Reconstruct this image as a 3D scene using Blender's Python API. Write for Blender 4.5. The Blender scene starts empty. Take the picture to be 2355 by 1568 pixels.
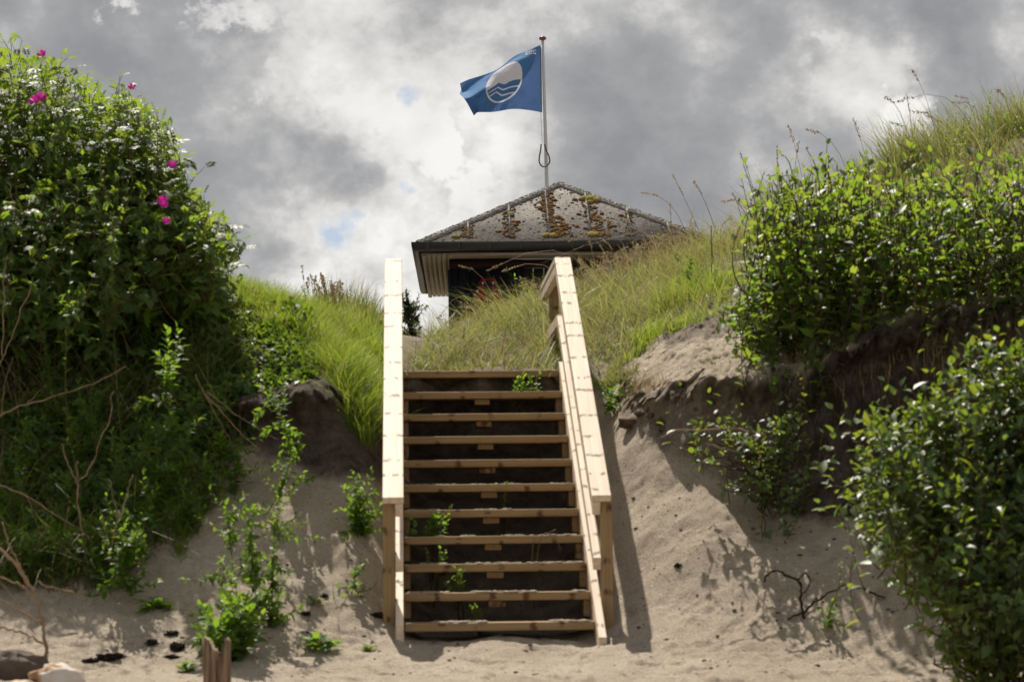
import bpy, bmesh, math, random
import numpy as np
from mathutils import Vector, Matrix

random.seed(11)
rng = np.random.default_rng(11)
scene = bpy.context.scene
COL = scene.collection
R = math.radians

# ------------------------------------------------------------------ camera
F, CX, CY, HOR = 5558.0, 1177.0, 784.0, 1290.0     # pixel scale of a 2354 px wide frame
ZC = 0.45
PITCH = math.atan((HOR - CY) / F)
ROLL = 0.0113
C0 = np.array([0.0, 0.0, ZC])
_f = np.array([0, math.cos(PITCH), math.sin(PITCH)])
_u0 = np.array([0, -math.sin(PITCH), math.cos(PITCH)])
_r0 = np.array([1.0, 0, 0])
_r = math.cos(ROLL) * _r0 - math.sin(ROLL) * _u0
_u = math.cos(ROLL) * _u0 + math.sin(ROLL) * _r0


def ray(u, v):
    return _f + (u - CX) / F * _r - (v - CY) / F * _u


def at(u, v, D):
    d = ray(u, v)
    return C0 + d * (D / d[1])


def proj(P):
    P = np.asarray(P, float) - C0
    z = P @ _f
    z = np.where(np.abs(z) < 1e-6, 1e-6, z)
    return CX + F * (P @ _r) / z, CY - F * (P @ _u) / z, P[..., 1]


def in_poly(u, v, poly):
    inside = np.zeros(np.shape(u), bool)
    n = len(poly)
    for i in range(n):
        x1, y1 = poly[i]
        x2, y2 = poly[(i + 1) % n]
        c = ((y1 > v) != (y2 > v))
        xx = x1 + (v - y1) / ((y2 - y1) if y2 != y1 else 1e-9) * (x2 - x1)
        inside ^= c & (u < xx)
    return inside


cam = bpy.data.cameras.new("camera")
camo = bpy.data.objects.new("camera", cam)
COL.objects.link(camo)
cam.lens = 85
cam.sensor_width = 36
cam.clip_end = 5000
cam.clip_start = 0.1
M = Matrix.Identity(4)
for i in range(3):
    M[i][0], M[i][1], M[i][2], M[i][3] = _r[i], _u[i], -_f[i], C0[i]
camo.matrix_world = M
cam.dof.use_dof = True
cam.dof.focus_distance = 30.0
cam.dof.aperture_fstop = 4.4
cam.dof.aperture_blades = 9
scene.camera = camo

# ------------------------------------------------------------------ helpers
ORG = {}


def tag(o, label=None, cat=None, group=None, kind=None):
    if label: o["label"] = label
    if cat: o["category"] = cat
    if group: o["group"] = group
    if kind: o["kind"] = kind
    return o


def thing(name, label, cat, loc, group=None):
    o = bpy.data.objects.new(name, None)
    o.empty_display_size = 0.1
    COL.objects.link(o)
    o.location = tuple(float(c) for c in loc)
    ORG[o.name] = np.array([float(c) for c in loc])
    return tag(o, label, cat, group)


def obj(name, V, Fc, mat, parent=None, smooth=False, origin=None):
    """V (n,3) world, Fc (m,3) or (m,4) array or list of arrays; ONE mesh object"""
    V = np.asarray(V, float)
    if parent is not None:
        o0 = ORG[parent.name]
    elif origin is not None:
        o0 = np.asarray(origin, float)
    else:
        o0 = np.zeros(3)
    me = bpy.data.meshes.new(name)
    if not isinstance(Fc, list):
        Fc = [Fc]
    Fc = [np.asarray(f, np.int32) for f in Fc if len(f)]
    loops = np.concatenate([f.ravel() for f in Fc])
    tot = np.concatenate([np.full(len(f), f.shape[1], np.int32) for f in Fc])
    st = np.concatenate([[0], np.cumsum(tot)[:-1]]).astype(np.int32)
    me.vertices.add(len(V))
    me.vertices.foreach_set("co", (V - o0).astype(np.float32).ravel())
    me.loops.add(len(loops))
    me.loops.foreach_set("vertex_index", loops)
    me.polygons.add(len(tot))
    me.polygons.foreach_set("loop_start", st)
    me.polygons.foreach_set("loop_total", tot)
    if smooth:
        me.polygons.foreach_set("use_smooth", np.ones(len(tot), bool))
    me.update(calc_edges=True)
    me.validate()
    me.materials.append(mat)
    o = bpy.data.objects.new(name, me)
    COL.objects.link(o)
    if parent is not None:
        o.parent = parent
    elif origin is not None:
        o.location = tuple(o0)
    ORG[o.name] = o0
    return o


class MB:
    def __init__(s):
        s.V, s.F3, s.F4, s.n = [], [], [], 0

    def add(s, V, F3=None, F4=None):
        V = np.asarray(V, float).reshape(-1, 3)
        if F3 is not None and len(F3): s.F3.append(np.asarray(F3, np.int32) + s.n)
        if F4 is not None and len(F4): s.F4.append(np.asarray(F4, np.int32) + s.n)
        s.V.append(V)
        s.n += len(V)

    def box(s, o, a, b, c):
        o, a, b, c = [np.asarray(t, float) for t in (o, a, b, c)]
        V = [o, o + a, o + a + b, o + b, o + c, o + a + c, o + a + b + c, o + b + c]
        s.add(V, None, [[0, 3, 2, 1], [4, 5, 6, 7], [0, 1, 5, 4], [1, 2, 6, 5], [2, 3, 7, 6], [3, 0, 4, 7]])

    def tube(s, pts, rad, k=6, cap=True):
        pts = np.asarray(pts, float)
        rad = np.broadcast_to(np.asarray(rad, float), (len(pts),))
        tan = np.gradient(pts, axis=0)
        tan /= np.linalg.norm(tan, axis=1, keepdims=True) + 1e-9
        ref = np.array([0.31, 0.17, 0.93]) if abs(tan[0, 2]) < .9 else np.array([1., .1, .05])
        x = np.cross(tan, ref)
        x /= np.linalg.norm(x, axis=1, keepdims=True) + 1e-9
        y = np.cross(tan, x)
        a = np.arange(k) / k * 2 * np.pi
        V = pts[:, None] + rad[:, None, None] * (np.cos(a)[None, :, None] * x[:, None] + np.sin(a)[None, :, None] * y[:, None])
        m = len(pts)
        i, j = np.meshgrid(np.arange(m - 1), np.arange(k), indexing="ij")
        j2 = (j + 1) % k
        Fq = np.stack([i * k + j, i * k + j2, (i + 1) * k + j2, (i + 1) * k + j], -1).reshape(-1, 4)
        V = V.reshape(-1, 3)
        F3 = []
        if cap:
            V = np.vstack([V, pts[:1], pts[-1:]])
            for q in range(k):
                F3.append([m * k, (q + 1) % k, q])
                F3.append([m * k + 1, (m - 1) * k + q, (m - 1) * k + (q + 1) % k])
        s.add(V, F3, Fq)

    def build(s, name, mat, parent=None, smooth=False, origin=None):
        V = np.concatenate(s.V)
        Fs = []
        if s.F3: Fs.append(np.concatenate(s.F3))
        if s.F4: Fs.append(np.concatenate(s.F4))
        return obj(name, V, Fs, mat, parent, smooth, origin)


def nrm(a):
    return a / (np.linalg.norm(a, axis=-1, keepdims=True) + 1e-9)


def smoothpath(P, n=6):
    P = np.asarray(P, float)
    Q = np.vstack([2 * P[0] - P[1], P, 2 * P[-1] - P[-2]])
    out = []
    for i in range(1, len(Q) - 2):
        for t in np.linspace(0, 1, n, endpoint=False):
            a, b, c, d = Q[i - 1], Q[i], Q[i + 1], Q[i + 2]
            out.append(.5 * (2 * b + (c - a) * t + (2 * a - 5 * b + 4 * c - d) * t * t + (3 * b - a - 3 * c + d) * t ** 3))
    out.append(P[-1])
    return np.array(out)


# value noise -------------------------------------------------------
_lat = np.random.default_rng(3).random((256, 256))


def vnoise(x, y):
    xi = np.floor(x).astype(int)
    yi = np.floor(y).astype(int)
    fx, fy = x - xi, y - yi
    fx = fx * fx * (3 - 2 * fx)
    fy = fy * fy * (3 - 2 * fy)
    a = _lat[xi % 256, yi % 256]
    b = _lat[(xi + 1) % 256, yi % 256]
    c = _lat[xi % 256, (yi + 1) % 256]
    d = _lat[(xi + 1) % 256, (yi + 1) % 256]
    return (a * (1 - fx) + b * fx) * (1 - fy) + (c * (1 - fx) + d * fx) * fy - .5


def fbm(x, y, o=4):
    s, a = 0, 1.0
    for k in range(o):
        s = s + a * vnoise(x * 2 ** k + 17.3 * k, y * 2 ** k + 9.1 * k)
        a *= .5
    return s


# ------------------------------------------------------------------ materials
def mat(name):
    m = bpy.data.materials.new(name)
    m.use_nodes = True
    nt = m.node_tree
    for n in list(nt.nodes): nt.nodes.remove(n)
    return m, nt


def N(nt, t, **kw):
    n = nt.nodes.new(t)
    for k, v in kw.items():
        if k.startswith("i_"):
            key = k[2:]
            n.inputs[int(key) if key.isdigit() else key.replace("_", " ")].default_value = v
        else:
            setattr(n, k, v)
    return n


def L(nt, a, b):
    nt.links.new(a, b)


def ramp(nt, fac, stops):
    r = N(nt, "ShaderNodeValToRGB")
    e = r.color_ramp.elements
    while len(e) > 1: e.remove(e[-1])
    e[0].position, e[0].color = stops[0][0], (*stops[0][1], 1)
    for p, c in stops[1:]:
        q = e.new(p)
        q.color = (*c, 1)
    L(nt, fac, r.inputs[0])
    return r.outputs[0]


def simple(name, col, rough=.6, spec=.4, metal=0., noise=None, bump=0., bscale=60., col2=None, coat=0.):
    m, nt = mat(name)
    out = N(nt, "ShaderNodeOutputMaterial")
    p = N(nt, "ShaderNodeBsdfPrincipled")
    p.inputs["Roughness"].default_value = rough
    p.inputs["Specular IOR Level"].default_value = spec
    p.inputs["Metallic"].default_value = metal
    p.inputs["Coat Weight"].default_value = coat
    L(nt, p.outputs[0], out.inputs[0])
    tc = N(nt, "ShaderNodeTexCoord")
    if noise:
        n = N(nt, "ShaderNodeTexNoise")
        n.inputs["Scale"].default_value = noise
        n.inputs["Detail"].default_value = 6
        n.inputs["Roughness"].default_value = .65
        L(nt, tc.outputs["Object"], n.inputs["Vector"])
        c2 = col2 or tuple(c * .6 for c in col)
        c = ramp(nt, n.outputs[0], [(.32, c2), (.66, col)])
        L(nt, c, p.inputs["Base Color"])
    else:
        p.inputs["Base Color"].default_value = (*col, 1)
    if bump:
        b = N(nt, "ShaderNodeTexNoise")
        b.inputs["Scale"].default_value = bscale
        b.inputs["Detail"].default_value = 5
        L(nt, tc.outputs["Object"], b.inputs["Vector"])
        bm = N(nt, "ShaderNodeBump")
        bm.inputs["Strength"].default_value = bump
        bm.inputs["Distance"].default_value = .01
        L(nt, b.outputs[0], bm.inputs["Height"])
        L(nt, bm.outputs[0], p.inputs["Normal"])
    return m


def leafmat(name, c1, c2, t1, t2, rough=.38, spec=.5, trans=.45):
    """random colour per leaf, glossy upper side and light shining through"""
    m, nt = mat(name)
    out = N(nt, "ShaderNodeOutputMaterial")
    g = N(nt, "ShaderNodeNewGeometry")
    rp = g.outputs["Random Per Island"]
    a = ramp(nt, rp, [(0, c1), (1, c2)])
    wn = N(nt, "ShaderNodeTexWhiteNoise", noise_dimensions="1D")
    L(nt, rp, wn.inputs["W"])
    b = ramp(nt, wn.outputs[0], [(0, t1), (1, t2)])
    p = N(nt, "ShaderNodeBsdfPrincipled")
    p.inputs["Roughness"].default_value = rough
    p.inputs["Specular IOR Level"].default_value = spec
    L(nt, a, p.inputs["Base Color"])
    t = N(nt, "ShaderNodeBsdfTranslucent")
    L(nt, b, t.inputs[0])
    mx = N(nt, "ShaderNodeMixShader")
    mx.inputs[0].default_value = trans
    L(nt, p.outputs[0], mx.inputs[1])
    L(nt, t.outputs[0], mx.inputs[2])
    L(nt, mx.outputs[0], out.inputs[0])
    return m


def woodmat(name, light, dark, knot, rough=.45):
    m, nt = mat(name)
    out = N(nt, "ShaderNodeOutputMaterial")
    p = N(nt, "ShaderNodeBsdfPrincipled")
    p.inputs["Roughness"].default_value = rough
    p.inputs["Specular IOR Level"].default_value = .14
    L(nt, p.outputs[0], out.inputs[0])
    tc = N(nt, "ShaderNodeTexCoord")
    oi = N(nt, "ShaderNodeObjectInfo")
    off = N(nt, "ShaderNodeVectorMath", operation="MULTIPLY_ADD")
    comb = N(nt, "ShaderNodeCombineXYZ")
    L(nt, oi.outputs["Random"], comb.inputs[0])
    L(nt, oi.outputs["Random"], comb.inputs[1])
    off.inputs[1].default_value = (31, 17, 0)
    L(nt, comb.outputs[0], off.inputs[0])
    L(nt, tc.outputs["Object"], off.inputs[2])
    mp = N(nt, "ShaderNodeMapping")
    mp.inputs["Scale"].default_value = (1.8, 55, 55)
    L(nt, off.outputs[0], mp.inputs[0])
    n = N(nt, "ShaderNodeTexNoise")
    n.inputs["Scale"].default_value = 1.0
    n.inputs["Detail"].default_value = 4
    n.inputs["Distortion"].default_value = .6
    L(nt, mp.outputs[0], n.inputs["Vector"])
    grain = ramp(nt, n.outputs[0], [(.3, dark), (.7, light)])
    # whorls of knots: short dark bows across the board, about every quarter metre
    def mth(op, p, q=None, r=None):
        n_ = N(nt, "ShaderNodeMath", operation=op)
        for i, x in enumerate((p, q, r)):
            if x is None: continue
            if isinstance(x, (int, float)): n_.inputs[i].default_value = x
            else: L(nt, x, n_.inputs[i])
        return n_.outputs[0]

    sx = N(nt, "ShaderNodeSeparateXYZ")
    L(nt, off.outputs[0], sx.inputs[0])
    wmap = N(nt, "ShaderNodeMapping")
    wmap.inputs["Scale"].default_value = (9, 30, 30)
    L(nt, off.outputs[0], wmap.inputs[0])
    wz = N(nt, "ShaderNodeTexNoise")
    wz.inputs["Scale"].default_value = 1
    wz.inputs["Detail"].default_value = 3
    L(nt, wmap.outputs[0], wz.inputs["Vector"])
    xw = mth("MULTIPLY_ADD", mth("SUBTRACT", wz.outputs[0], .5), .07, sx.outputs[0])
    xc = mth("DIVIDE", xw, .25)
    cell = mth("FLOOR", xc)
    wn_ = N(nt, "ShaderNodeTexWhiteNoise", noise_dimensions="1D")
    L(nt, cell, wn_.inputs["W"])
    fr = mth("SUBTRACT", mth("SUBTRACT", xc, cell), mth("MULTIPLY_ADD", wn_.outputs[0], .5, .25))
    da = mth("ABSOLUTE", fr)
    k1 = N(nt, "ShaderNodeMapRange", interpolation_type="SMOOTHSTEP")
    for i_, x_ in enumerate((.015, .10, 1, 0)): k1.inputs[i_ + 1].default_value = x_
    L(nt, da, k1.inputs[0])
    cy = N(nt, "ShaderNodeCombineXYZ")
    L(nt, mth("MULTIPLY", cell, 7.31), cy.inputs[0])
    L(nt, mth("MULTIPLY", sx.outputs[1], 24), cy.inputs[1])
    L(nt, mth("MULTIPLY", sx.outputs[2], 24), cy.inputs[2])
    ky = N(nt, "ShaderNodeTexNoise")
    ky.inputs["Scale"].default_value = 1.3
    ky.inputs["Detail"].default_value = 2
    L(nt, cy.outputs[0], ky.inputs["Vector"])
    k2 = N(nt, "ShaderNodeMapRange", interpolation_type="SMOOTHSTEP")
    for i_, x_ in enumerate((.41, .60, 0, .95)): k2.inputs[i_ + 1].default_value = x_
    L(nt, ky.outputs[0], k2.inputs[0])
    mu = N(nt, "ShaderNodeMath", operation="MULTIPLY")
    L(nt, k1.outputs[0], mu.inputs[0])
    L(nt, k2.outputs[0], mu.inputs[1])
    mx = N(nt, "ShaderNodeMix", data_type="RGBA")
    L(nt, mu.outputs[0], mx.inputs[0])
    L(nt, grain, mx.inputs[6])
    mx.inputs[7].default_value = (*knot, 1)
    L(nt, mx.outputs[2], p.inputs["Base Color"])
    bm = N(nt, "ShaderNodeBump")
    bm.inputs["Strength"].default_value = .15
    bm.inputs["Distance"].default_value = .004
    L(nt, n.outputs[0], bm.inputs["Height"])
    L(nt, bm.outputs[0], p.inputs["Normal"])
    return m


M_wood = woodmat("pine_planed", (.75, .635, .51), (.58, .455, .335), (.12, .06, .03), .55)
M_woodg = woodmat("pine_impregnated", (.36, .255, .135), (.25, .165, .085), (.10, .05, .025), .65)
M_oldwood = woodmat("driftwood", (.30, .20, .12), (.10, .06, .035), (.04, .02, .01), .85)

M_navy = simple("navy_boards", (.010, .012, .018), .55, .3, noise=8, col2=(.006, .008, .012))
M_frieze = simple("frieze_red", (.018, .005, .004), .6, .3)
M_soffit = simple("soffit_boards", (.36, .31, .23), .7, .3, noise=14, col2=(.26, .22, .16))
M_gutter = simple("gutter_metal", (.022, .025, .023), .45, .5, noise=5, col2=(.038, .038, .033))
M_moss_o = simple("moss_rust", (.15, .068, .014), .95, .1, noise=30, bump=1, bscale=90, col2=(.10, .055, .012))
M_moss_y = simple("moss_olive", (.30, .22, .045), .95, .1, noise=30, bump=1, bscale=90, col2=(.12, .12, .025))
M_lichen = simple("lichen_grey", (.19, .185, .17), .95, .1, noise=40, bump=1, bscale=70, col2=(.06, .058, .052))
M_pole = simple("pole_white_paint", (.52, .55, .58), .35, .5)
M_knob = simple("knob_red", (.20, .02, .025), .25, .5, coat=.4)
M_rope = simple("rope_grey", (.32, .32, .30), .8, .2)
M_rubber = simple("rubber_dark", (.10, .10, .09), .6, .3)
M_redp = simple("red_plastic", (.17, .008, .013), .55, .25)
M_black = simple("black_strap", (.008, .008, .008), .6, .3)
M_ring = simple("white_eyelet", (.7, .7, .7), .4, .5)
M_bark = simple("bark", (.16, .10, .06), .9, .1, noise=25, bump=.6, col2=(.07, .045, .03))
M_twig = simple("dry_twig", (.33, .235, .15), .85, .1, noise=20, col2=(.17, .115, .07))
M_root = simple("dark_root", (.045, .028, .02), .9, .1, noise=30, col2=(.02, .012, .01))
M_stem = simple("green_stem", (.12, .14, .045), .7, .2, noise=9, col2=(.10, .07, .03))
M_stemd = simple("dark_stem", (.07, .045, .03), .8, .2)
M_straw = leafmat("straw", (.30, .23, .12), (.44, .35, .20), (.30, .22, .10), (.40, .30, .14), .6, .3, .3)
M_stone = simple("stone_dark", (.13, .10, .078), .9, .2, noise=7, bump=.6, bscale=18, col2=(.10, .075, .06))
M_clod = simple("dark_clod", (.035, .026, .02), .95, .1, noise=20, bump=1, bscale=40)

M_leafR = leafmat("shrub_leaf", (.038, .078, .022), (.078, .130, .038), (.22, .40, .03), (.42, .50, .05), .48, .38, .45)
M_leafN = leafmat("near_shrub_leaf", (.048, .090, .032), (.105, .165, .062), (.18, .32, .02), (.42, .48, .03), .46, .45, .36)
M_leafRose = leafmat("rose_leaf", (.044, .086, .020), (.090, .142, .034), (.24, .41, .03), (.42, .50, .05), .5, .34, .46)
M_leafW = leafmat("weed_leaf", (.040, .095, .018), (.070, .135, .030), (.22, .40, .03), (.34, .48, .04), .5, .25, .45)
M_leafD = leafmat("ivy_leaf", (.034, .070, .018), (.072, .120, .030), (.16, .28, .02), (.32, .42, .03), .5, .3, .36)
M_mug = leafmat("mugwort_leaf", (.03, .05, .025), (.05, .075, .035), (.10, .15, .05), (.14, .2, .06), .6, .3, .35)
M_grass = leafmat("grass_blade", (.058, .090, .025), (.135, .14, .055), (.22, .29, .05), (.42, .38, .12), .5, .35, .46)
M_horse = leafmat("horsetail", (.062, .110, .018), (.115, .160, .036), (.27, .42, .03), (.46, .52, .06), .55, .3, .48)
M_seed = leafmat("seed_heads", (.26, .16, .11), (.36, .26, .16), (.3, .2, .12), (.4, .3, .18), .7, .2, .35)
M_petal = leafmat("petal_magenta", (.36, .008, .20), (.48, .02, .28), (.50, .015, .28), (.62, .03, .38), .5, .3, .4)
M_petalw = leafmat("petal_lilac", (.42, .32, .44), (.5, .42, .52), (.4, .3, .4), (.5, .4, .5), .6, .2, .3)


def flagmat():
    m, nt = mat("flag_cloth")
    out = N(nt, "ShaderNodeOutputMaterial")
    at_ = N(nt, "ShaderNodeAttribute", attribute_name="ink")
    mx = N(nt, "ShaderNodeMix", data_type="RGBA")
    L(nt, at_.outputs["Fac"], mx.inputs[0])
    mx.inputs[6].default_value = (.062, .20, .43, 1)
    mx.inputs[7].default_value = (.60, .60, .67, 1)
    p = N(nt, "ShaderNodeBsdfPrincipled")
    p.inputs["Roughness"].default_value = .75
    p.inputs["Specular IOR Level"].default_value = .08
    L(nt, mx.outputs[2], p.inputs["Base Color"])
    t = N(nt, "ShaderNodeBsdfTranslucent")
    tmx = N(nt, "ShaderNodeMix", data_type="RGBA")
    L(nt, at_.outputs["Fac"], tmx.inputs[0])
    tmx.inputs[6].default_value = (.085, .12, .28, 1)
    tmx.inputs[7].default_value = (.8, .8, .9, 1)
    L(nt, tmx.outputs[2], t.inputs[0])
    ms = N(nt, "ShaderNodeMixShader")
    ms.inputs[0].default_value = .30
    L(nt, p.outputs[0], ms.inputs[1])
    L(nt, t.outputs[0], ms.inputs[2])
    L(nt, ms.outputs[0], out.inputs[0])
    return m


M_flag = flagmat()


def groundmat():
    m, nt = mat("sand")
    out = N(nt, "ShaderNodeOutputMaterial")
    p = N(nt, "ShaderNodeBsdfPrincipled")
    p.inputs["Roughness"].default_value = .95
    p.inputs["Specular IOR Level"].default_value = .15
    L(nt, p.outputs[0], out.inputs[0])
    tc = N(nt, "ShaderNodeTexCoord")

    def noise(sc, det=5, rough=.6):
        n = N(nt, "ShaderNodeTexNoise")
        n.inputs["Scale"].default_value = sc
        n.inputs["Detail"].default_value = det
        n.inputs["Roughness"].default_value = rough
        L(nt, tc.outputs["Object"], n.inputs["Vector"])
        return n.outputs[0]

    big = noise(1.3)
    mid = noise(9, 6, .7)
    fine = noise(75, 4, .75)
    sand = ramp(nt, big, [(.35, (.49, .41, .318)), (.65, (.59, .50, .398))])
    # dark grains and bits of debris
    mx = N(nt, "ShaderNodeMix", data_type="RGBA")
    L(nt, ramp(nt, mid, [(.52, (0, 0, 0)), (.70, (.5, .5, .5))]), mx.inputs[0])
    L(nt, sand, mx.inputs[6])
    mx.inputs[7].default_value = (.27, .205, .145, 1)
    vo = N(nt, "ShaderNodeTexVoronoi")
    vo.inputs["Scale"].default_value = 26
    L(nt, tc.outputs["Object"], vo.inputs["Vector"])
    sp = N(nt, "ShaderNodeMath", operation="MULTIPLY")
    L(nt, ramp(nt, vo.outputs["Distance"], [(.10, (1, 1, 1)), (.22, (0, 0, 0))]), sp.inputs[0])
    sc_ = N(nt, "ShaderNodeSeparateColor")
    L(nt, vo.outputs["Color"], sc_.inputs[0])
    lt = N(nt, "ShaderNodeMath", operation="LESS_THAN")
    lt.inputs[1].default_value = .16
    L(nt, sc_.outputs[0], lt.inputs[0])
    L(nt, lt.outputs[0], sp.inputs[1])
    mx1 = N(nt, "ShaderNodeMix", data_type="RGBA")
    L(nt, sp.outputs[0], mx1.inputs[0])
    L(nt, mx.outputs[2], mx1.inputs[6])
    mx1.inputs[7].default_value = (.12, .085, .06, 1)
    soil_shade = N(nt, "ShaderNodeAttribute", attribute_name="soil_shade")  # dark earth, plus shade painted under the stairs and on the right scarp
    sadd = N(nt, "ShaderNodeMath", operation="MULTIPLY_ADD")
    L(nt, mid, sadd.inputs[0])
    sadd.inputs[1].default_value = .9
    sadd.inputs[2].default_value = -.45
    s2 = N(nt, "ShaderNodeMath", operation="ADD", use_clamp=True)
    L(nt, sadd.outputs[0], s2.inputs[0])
    L(nt, soil_shade.outputs["Fac"], s2.inputs[1])
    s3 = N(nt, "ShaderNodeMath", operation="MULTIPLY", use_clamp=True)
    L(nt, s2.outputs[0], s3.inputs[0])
    L(nt, ramp(nt, soil_shade.outputs["Fac"], [(0, (0, 0, 0)), (.25, (1, 1, 1))]), s3.inputs[1])
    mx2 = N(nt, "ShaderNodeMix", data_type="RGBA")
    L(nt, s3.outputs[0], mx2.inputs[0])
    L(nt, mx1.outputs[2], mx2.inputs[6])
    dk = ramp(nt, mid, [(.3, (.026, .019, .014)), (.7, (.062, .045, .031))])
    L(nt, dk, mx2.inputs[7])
    sp2 = N(nt, "ShaderNodeMix", data_type="RGBA", blend_type="MULTIPLY")
    sp2.inputs[0].default_value = 1
    L(nt, mx2.outputs[2], sp2.inputs[6])
    L(nt, ramp(nt, fine, [(.30, (.62, .60, .58)), (.50, (1, 1, 1)), (.70, (1.16, 1.16, 1.16))]), sp2.inputs[7])
    L(nt, sp2.outputs[2], p.inputs["Base Color"])
    h = N(nt, "ShaderNodeMath", operation="MULTIPLY_ADD")
    L(nt, mid, h.inputs[0])
    h.inputs[1].default_value = 1.6
    fs_ = N(nt, "ShaderNodeMath", operation="MULTIPLY")
    L(nt, fine, fs_.inputs[0])
    fs_.inputs[1].default_value = 1.9
    L(nt, fs_.outputs[0], h.inputs[2])
    bm = N(nt, "ShaderNodeBump")
    bm.inputs["Strength"].default_value = .75
    bm.inputs["Distance"].default_value = .035
    L(nt, h.outputs[0], bm.inputs["Height"])
    L(nt, bm.outputs[0], p.inputs["Normal"])
    return m


M_sand = groundmat()


def roofmat():
    m, nt = mat("roof_felt")
    out = N(nt, "ShaderNodeOutputMaterial")
    p = N(nt, "ShaderNodeBsdfPrincipled")
    p.inputs["Roughness"].default_value = .85
    p.inputs["Specular IOR Level"].default_value = .12
    L(nt, p.outputs[0], out.inputs[0])
    tc = N(nt, "ShaderNodeTexCoord")
    a = N(nt, "ShaderNodeTexNoise"); a.inputs["Scale"].default_value = 2.2; a.inputs["Detail"].default_value = 8
    b = N(nt, "ShaderNodeTexNoise"); b.inputs["Scale"].default_value = 30; b.inputs["Detail"].default_value = 5
    L(nt, tc.outputs["Object"], a.inputs[0]); L(nt, tc.outputs["Object"], b.inputs[0])
    c1 = ramp(nt, a.outputs[0], [(.35, (.16, .142, .128)), (.65, (.25, .23, .21))])
    mx = N(nt, "ShaderNodeMix", data_type="RGBA", blend_type="MULTIPLY")
    mx.inputs[0].default_value = .75
    L(nt, c1, mx.inputs[6])
    L(nt, ramp(nt, b.outputs[0], [(.38, (.45, .43, .42)), (.50, (.9, .88, .86)), (.64, (1.3, 1.3, 1.3))]), mx.inputs[7])
    L(nt, mx.outputs[2], p.inputs["Base Color"])
    bm = N(nt, "ShaderNodeBump"); bm.inputs["Strength"].default_value = .6; bm.inputs["Distance"].default_value = .012
    L(nt, b.outputs[0], bm.inputs["Height"]); L(nt, bm.outputs[0], p.inputs["Normal"])
    return m


M_roof = roofmat()


def palestonemat():
    m, nt = mat("stone_pale")
    out = N(nt, "ShaderNodeOutputMaterial")
    p = N(nt, "ShaderNodeBsdfPrincipled"); p.inputs["Roughness"].default_value = .8
    L(nt, p.outputs[0], out.inputs[0])
    tc = N(nt, "ShaderNodeTexCoord")
    n = N(nt, "ShaderNodeTexNoise"); n.inputs["Scale"].default_value = 7; n.inputs["Detail"].default_value = 7
    L(nt, tc.outputs["Object"], n.inputs[0])
    L(nt, ramp(nt, n.outputs[0], [(.36, (.24, .12, .06)), (.46, (.46, .30, .17)), (.52, (.58, .53, .48)), (.7, (.66, .62, .58))]), p.inputs["Base Color"])
    return m


M_pale = palestonemat()

# ------------------------------------------------------------------ stairs frame
SH = R(2.6)
S_F = np.array([-math.sin(SH), math.cos(SH), 0])   # up the flight
S_R = np.array([math.cos(SH), math.sin(SH), 0])
RISE, RUN, NT = 0.1547, 0.27, 11
B0 = (at(930, 1432, 12.86) + at(1368, 1428, 12.86)) / 2   # middle of the lowest nosing, top
Z0 = float(B0[2])
SLOPE = math.atan2(RISE, RUN)
HW = 0.507


def st(s, l, z):
    """stair frame: s to the right, l up the flight (horizontal), z above the lowest tread"""
    p = B0 + S_R * s + S_F * l
    return np.array([p[0], p[1], Z0 + z])


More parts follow.
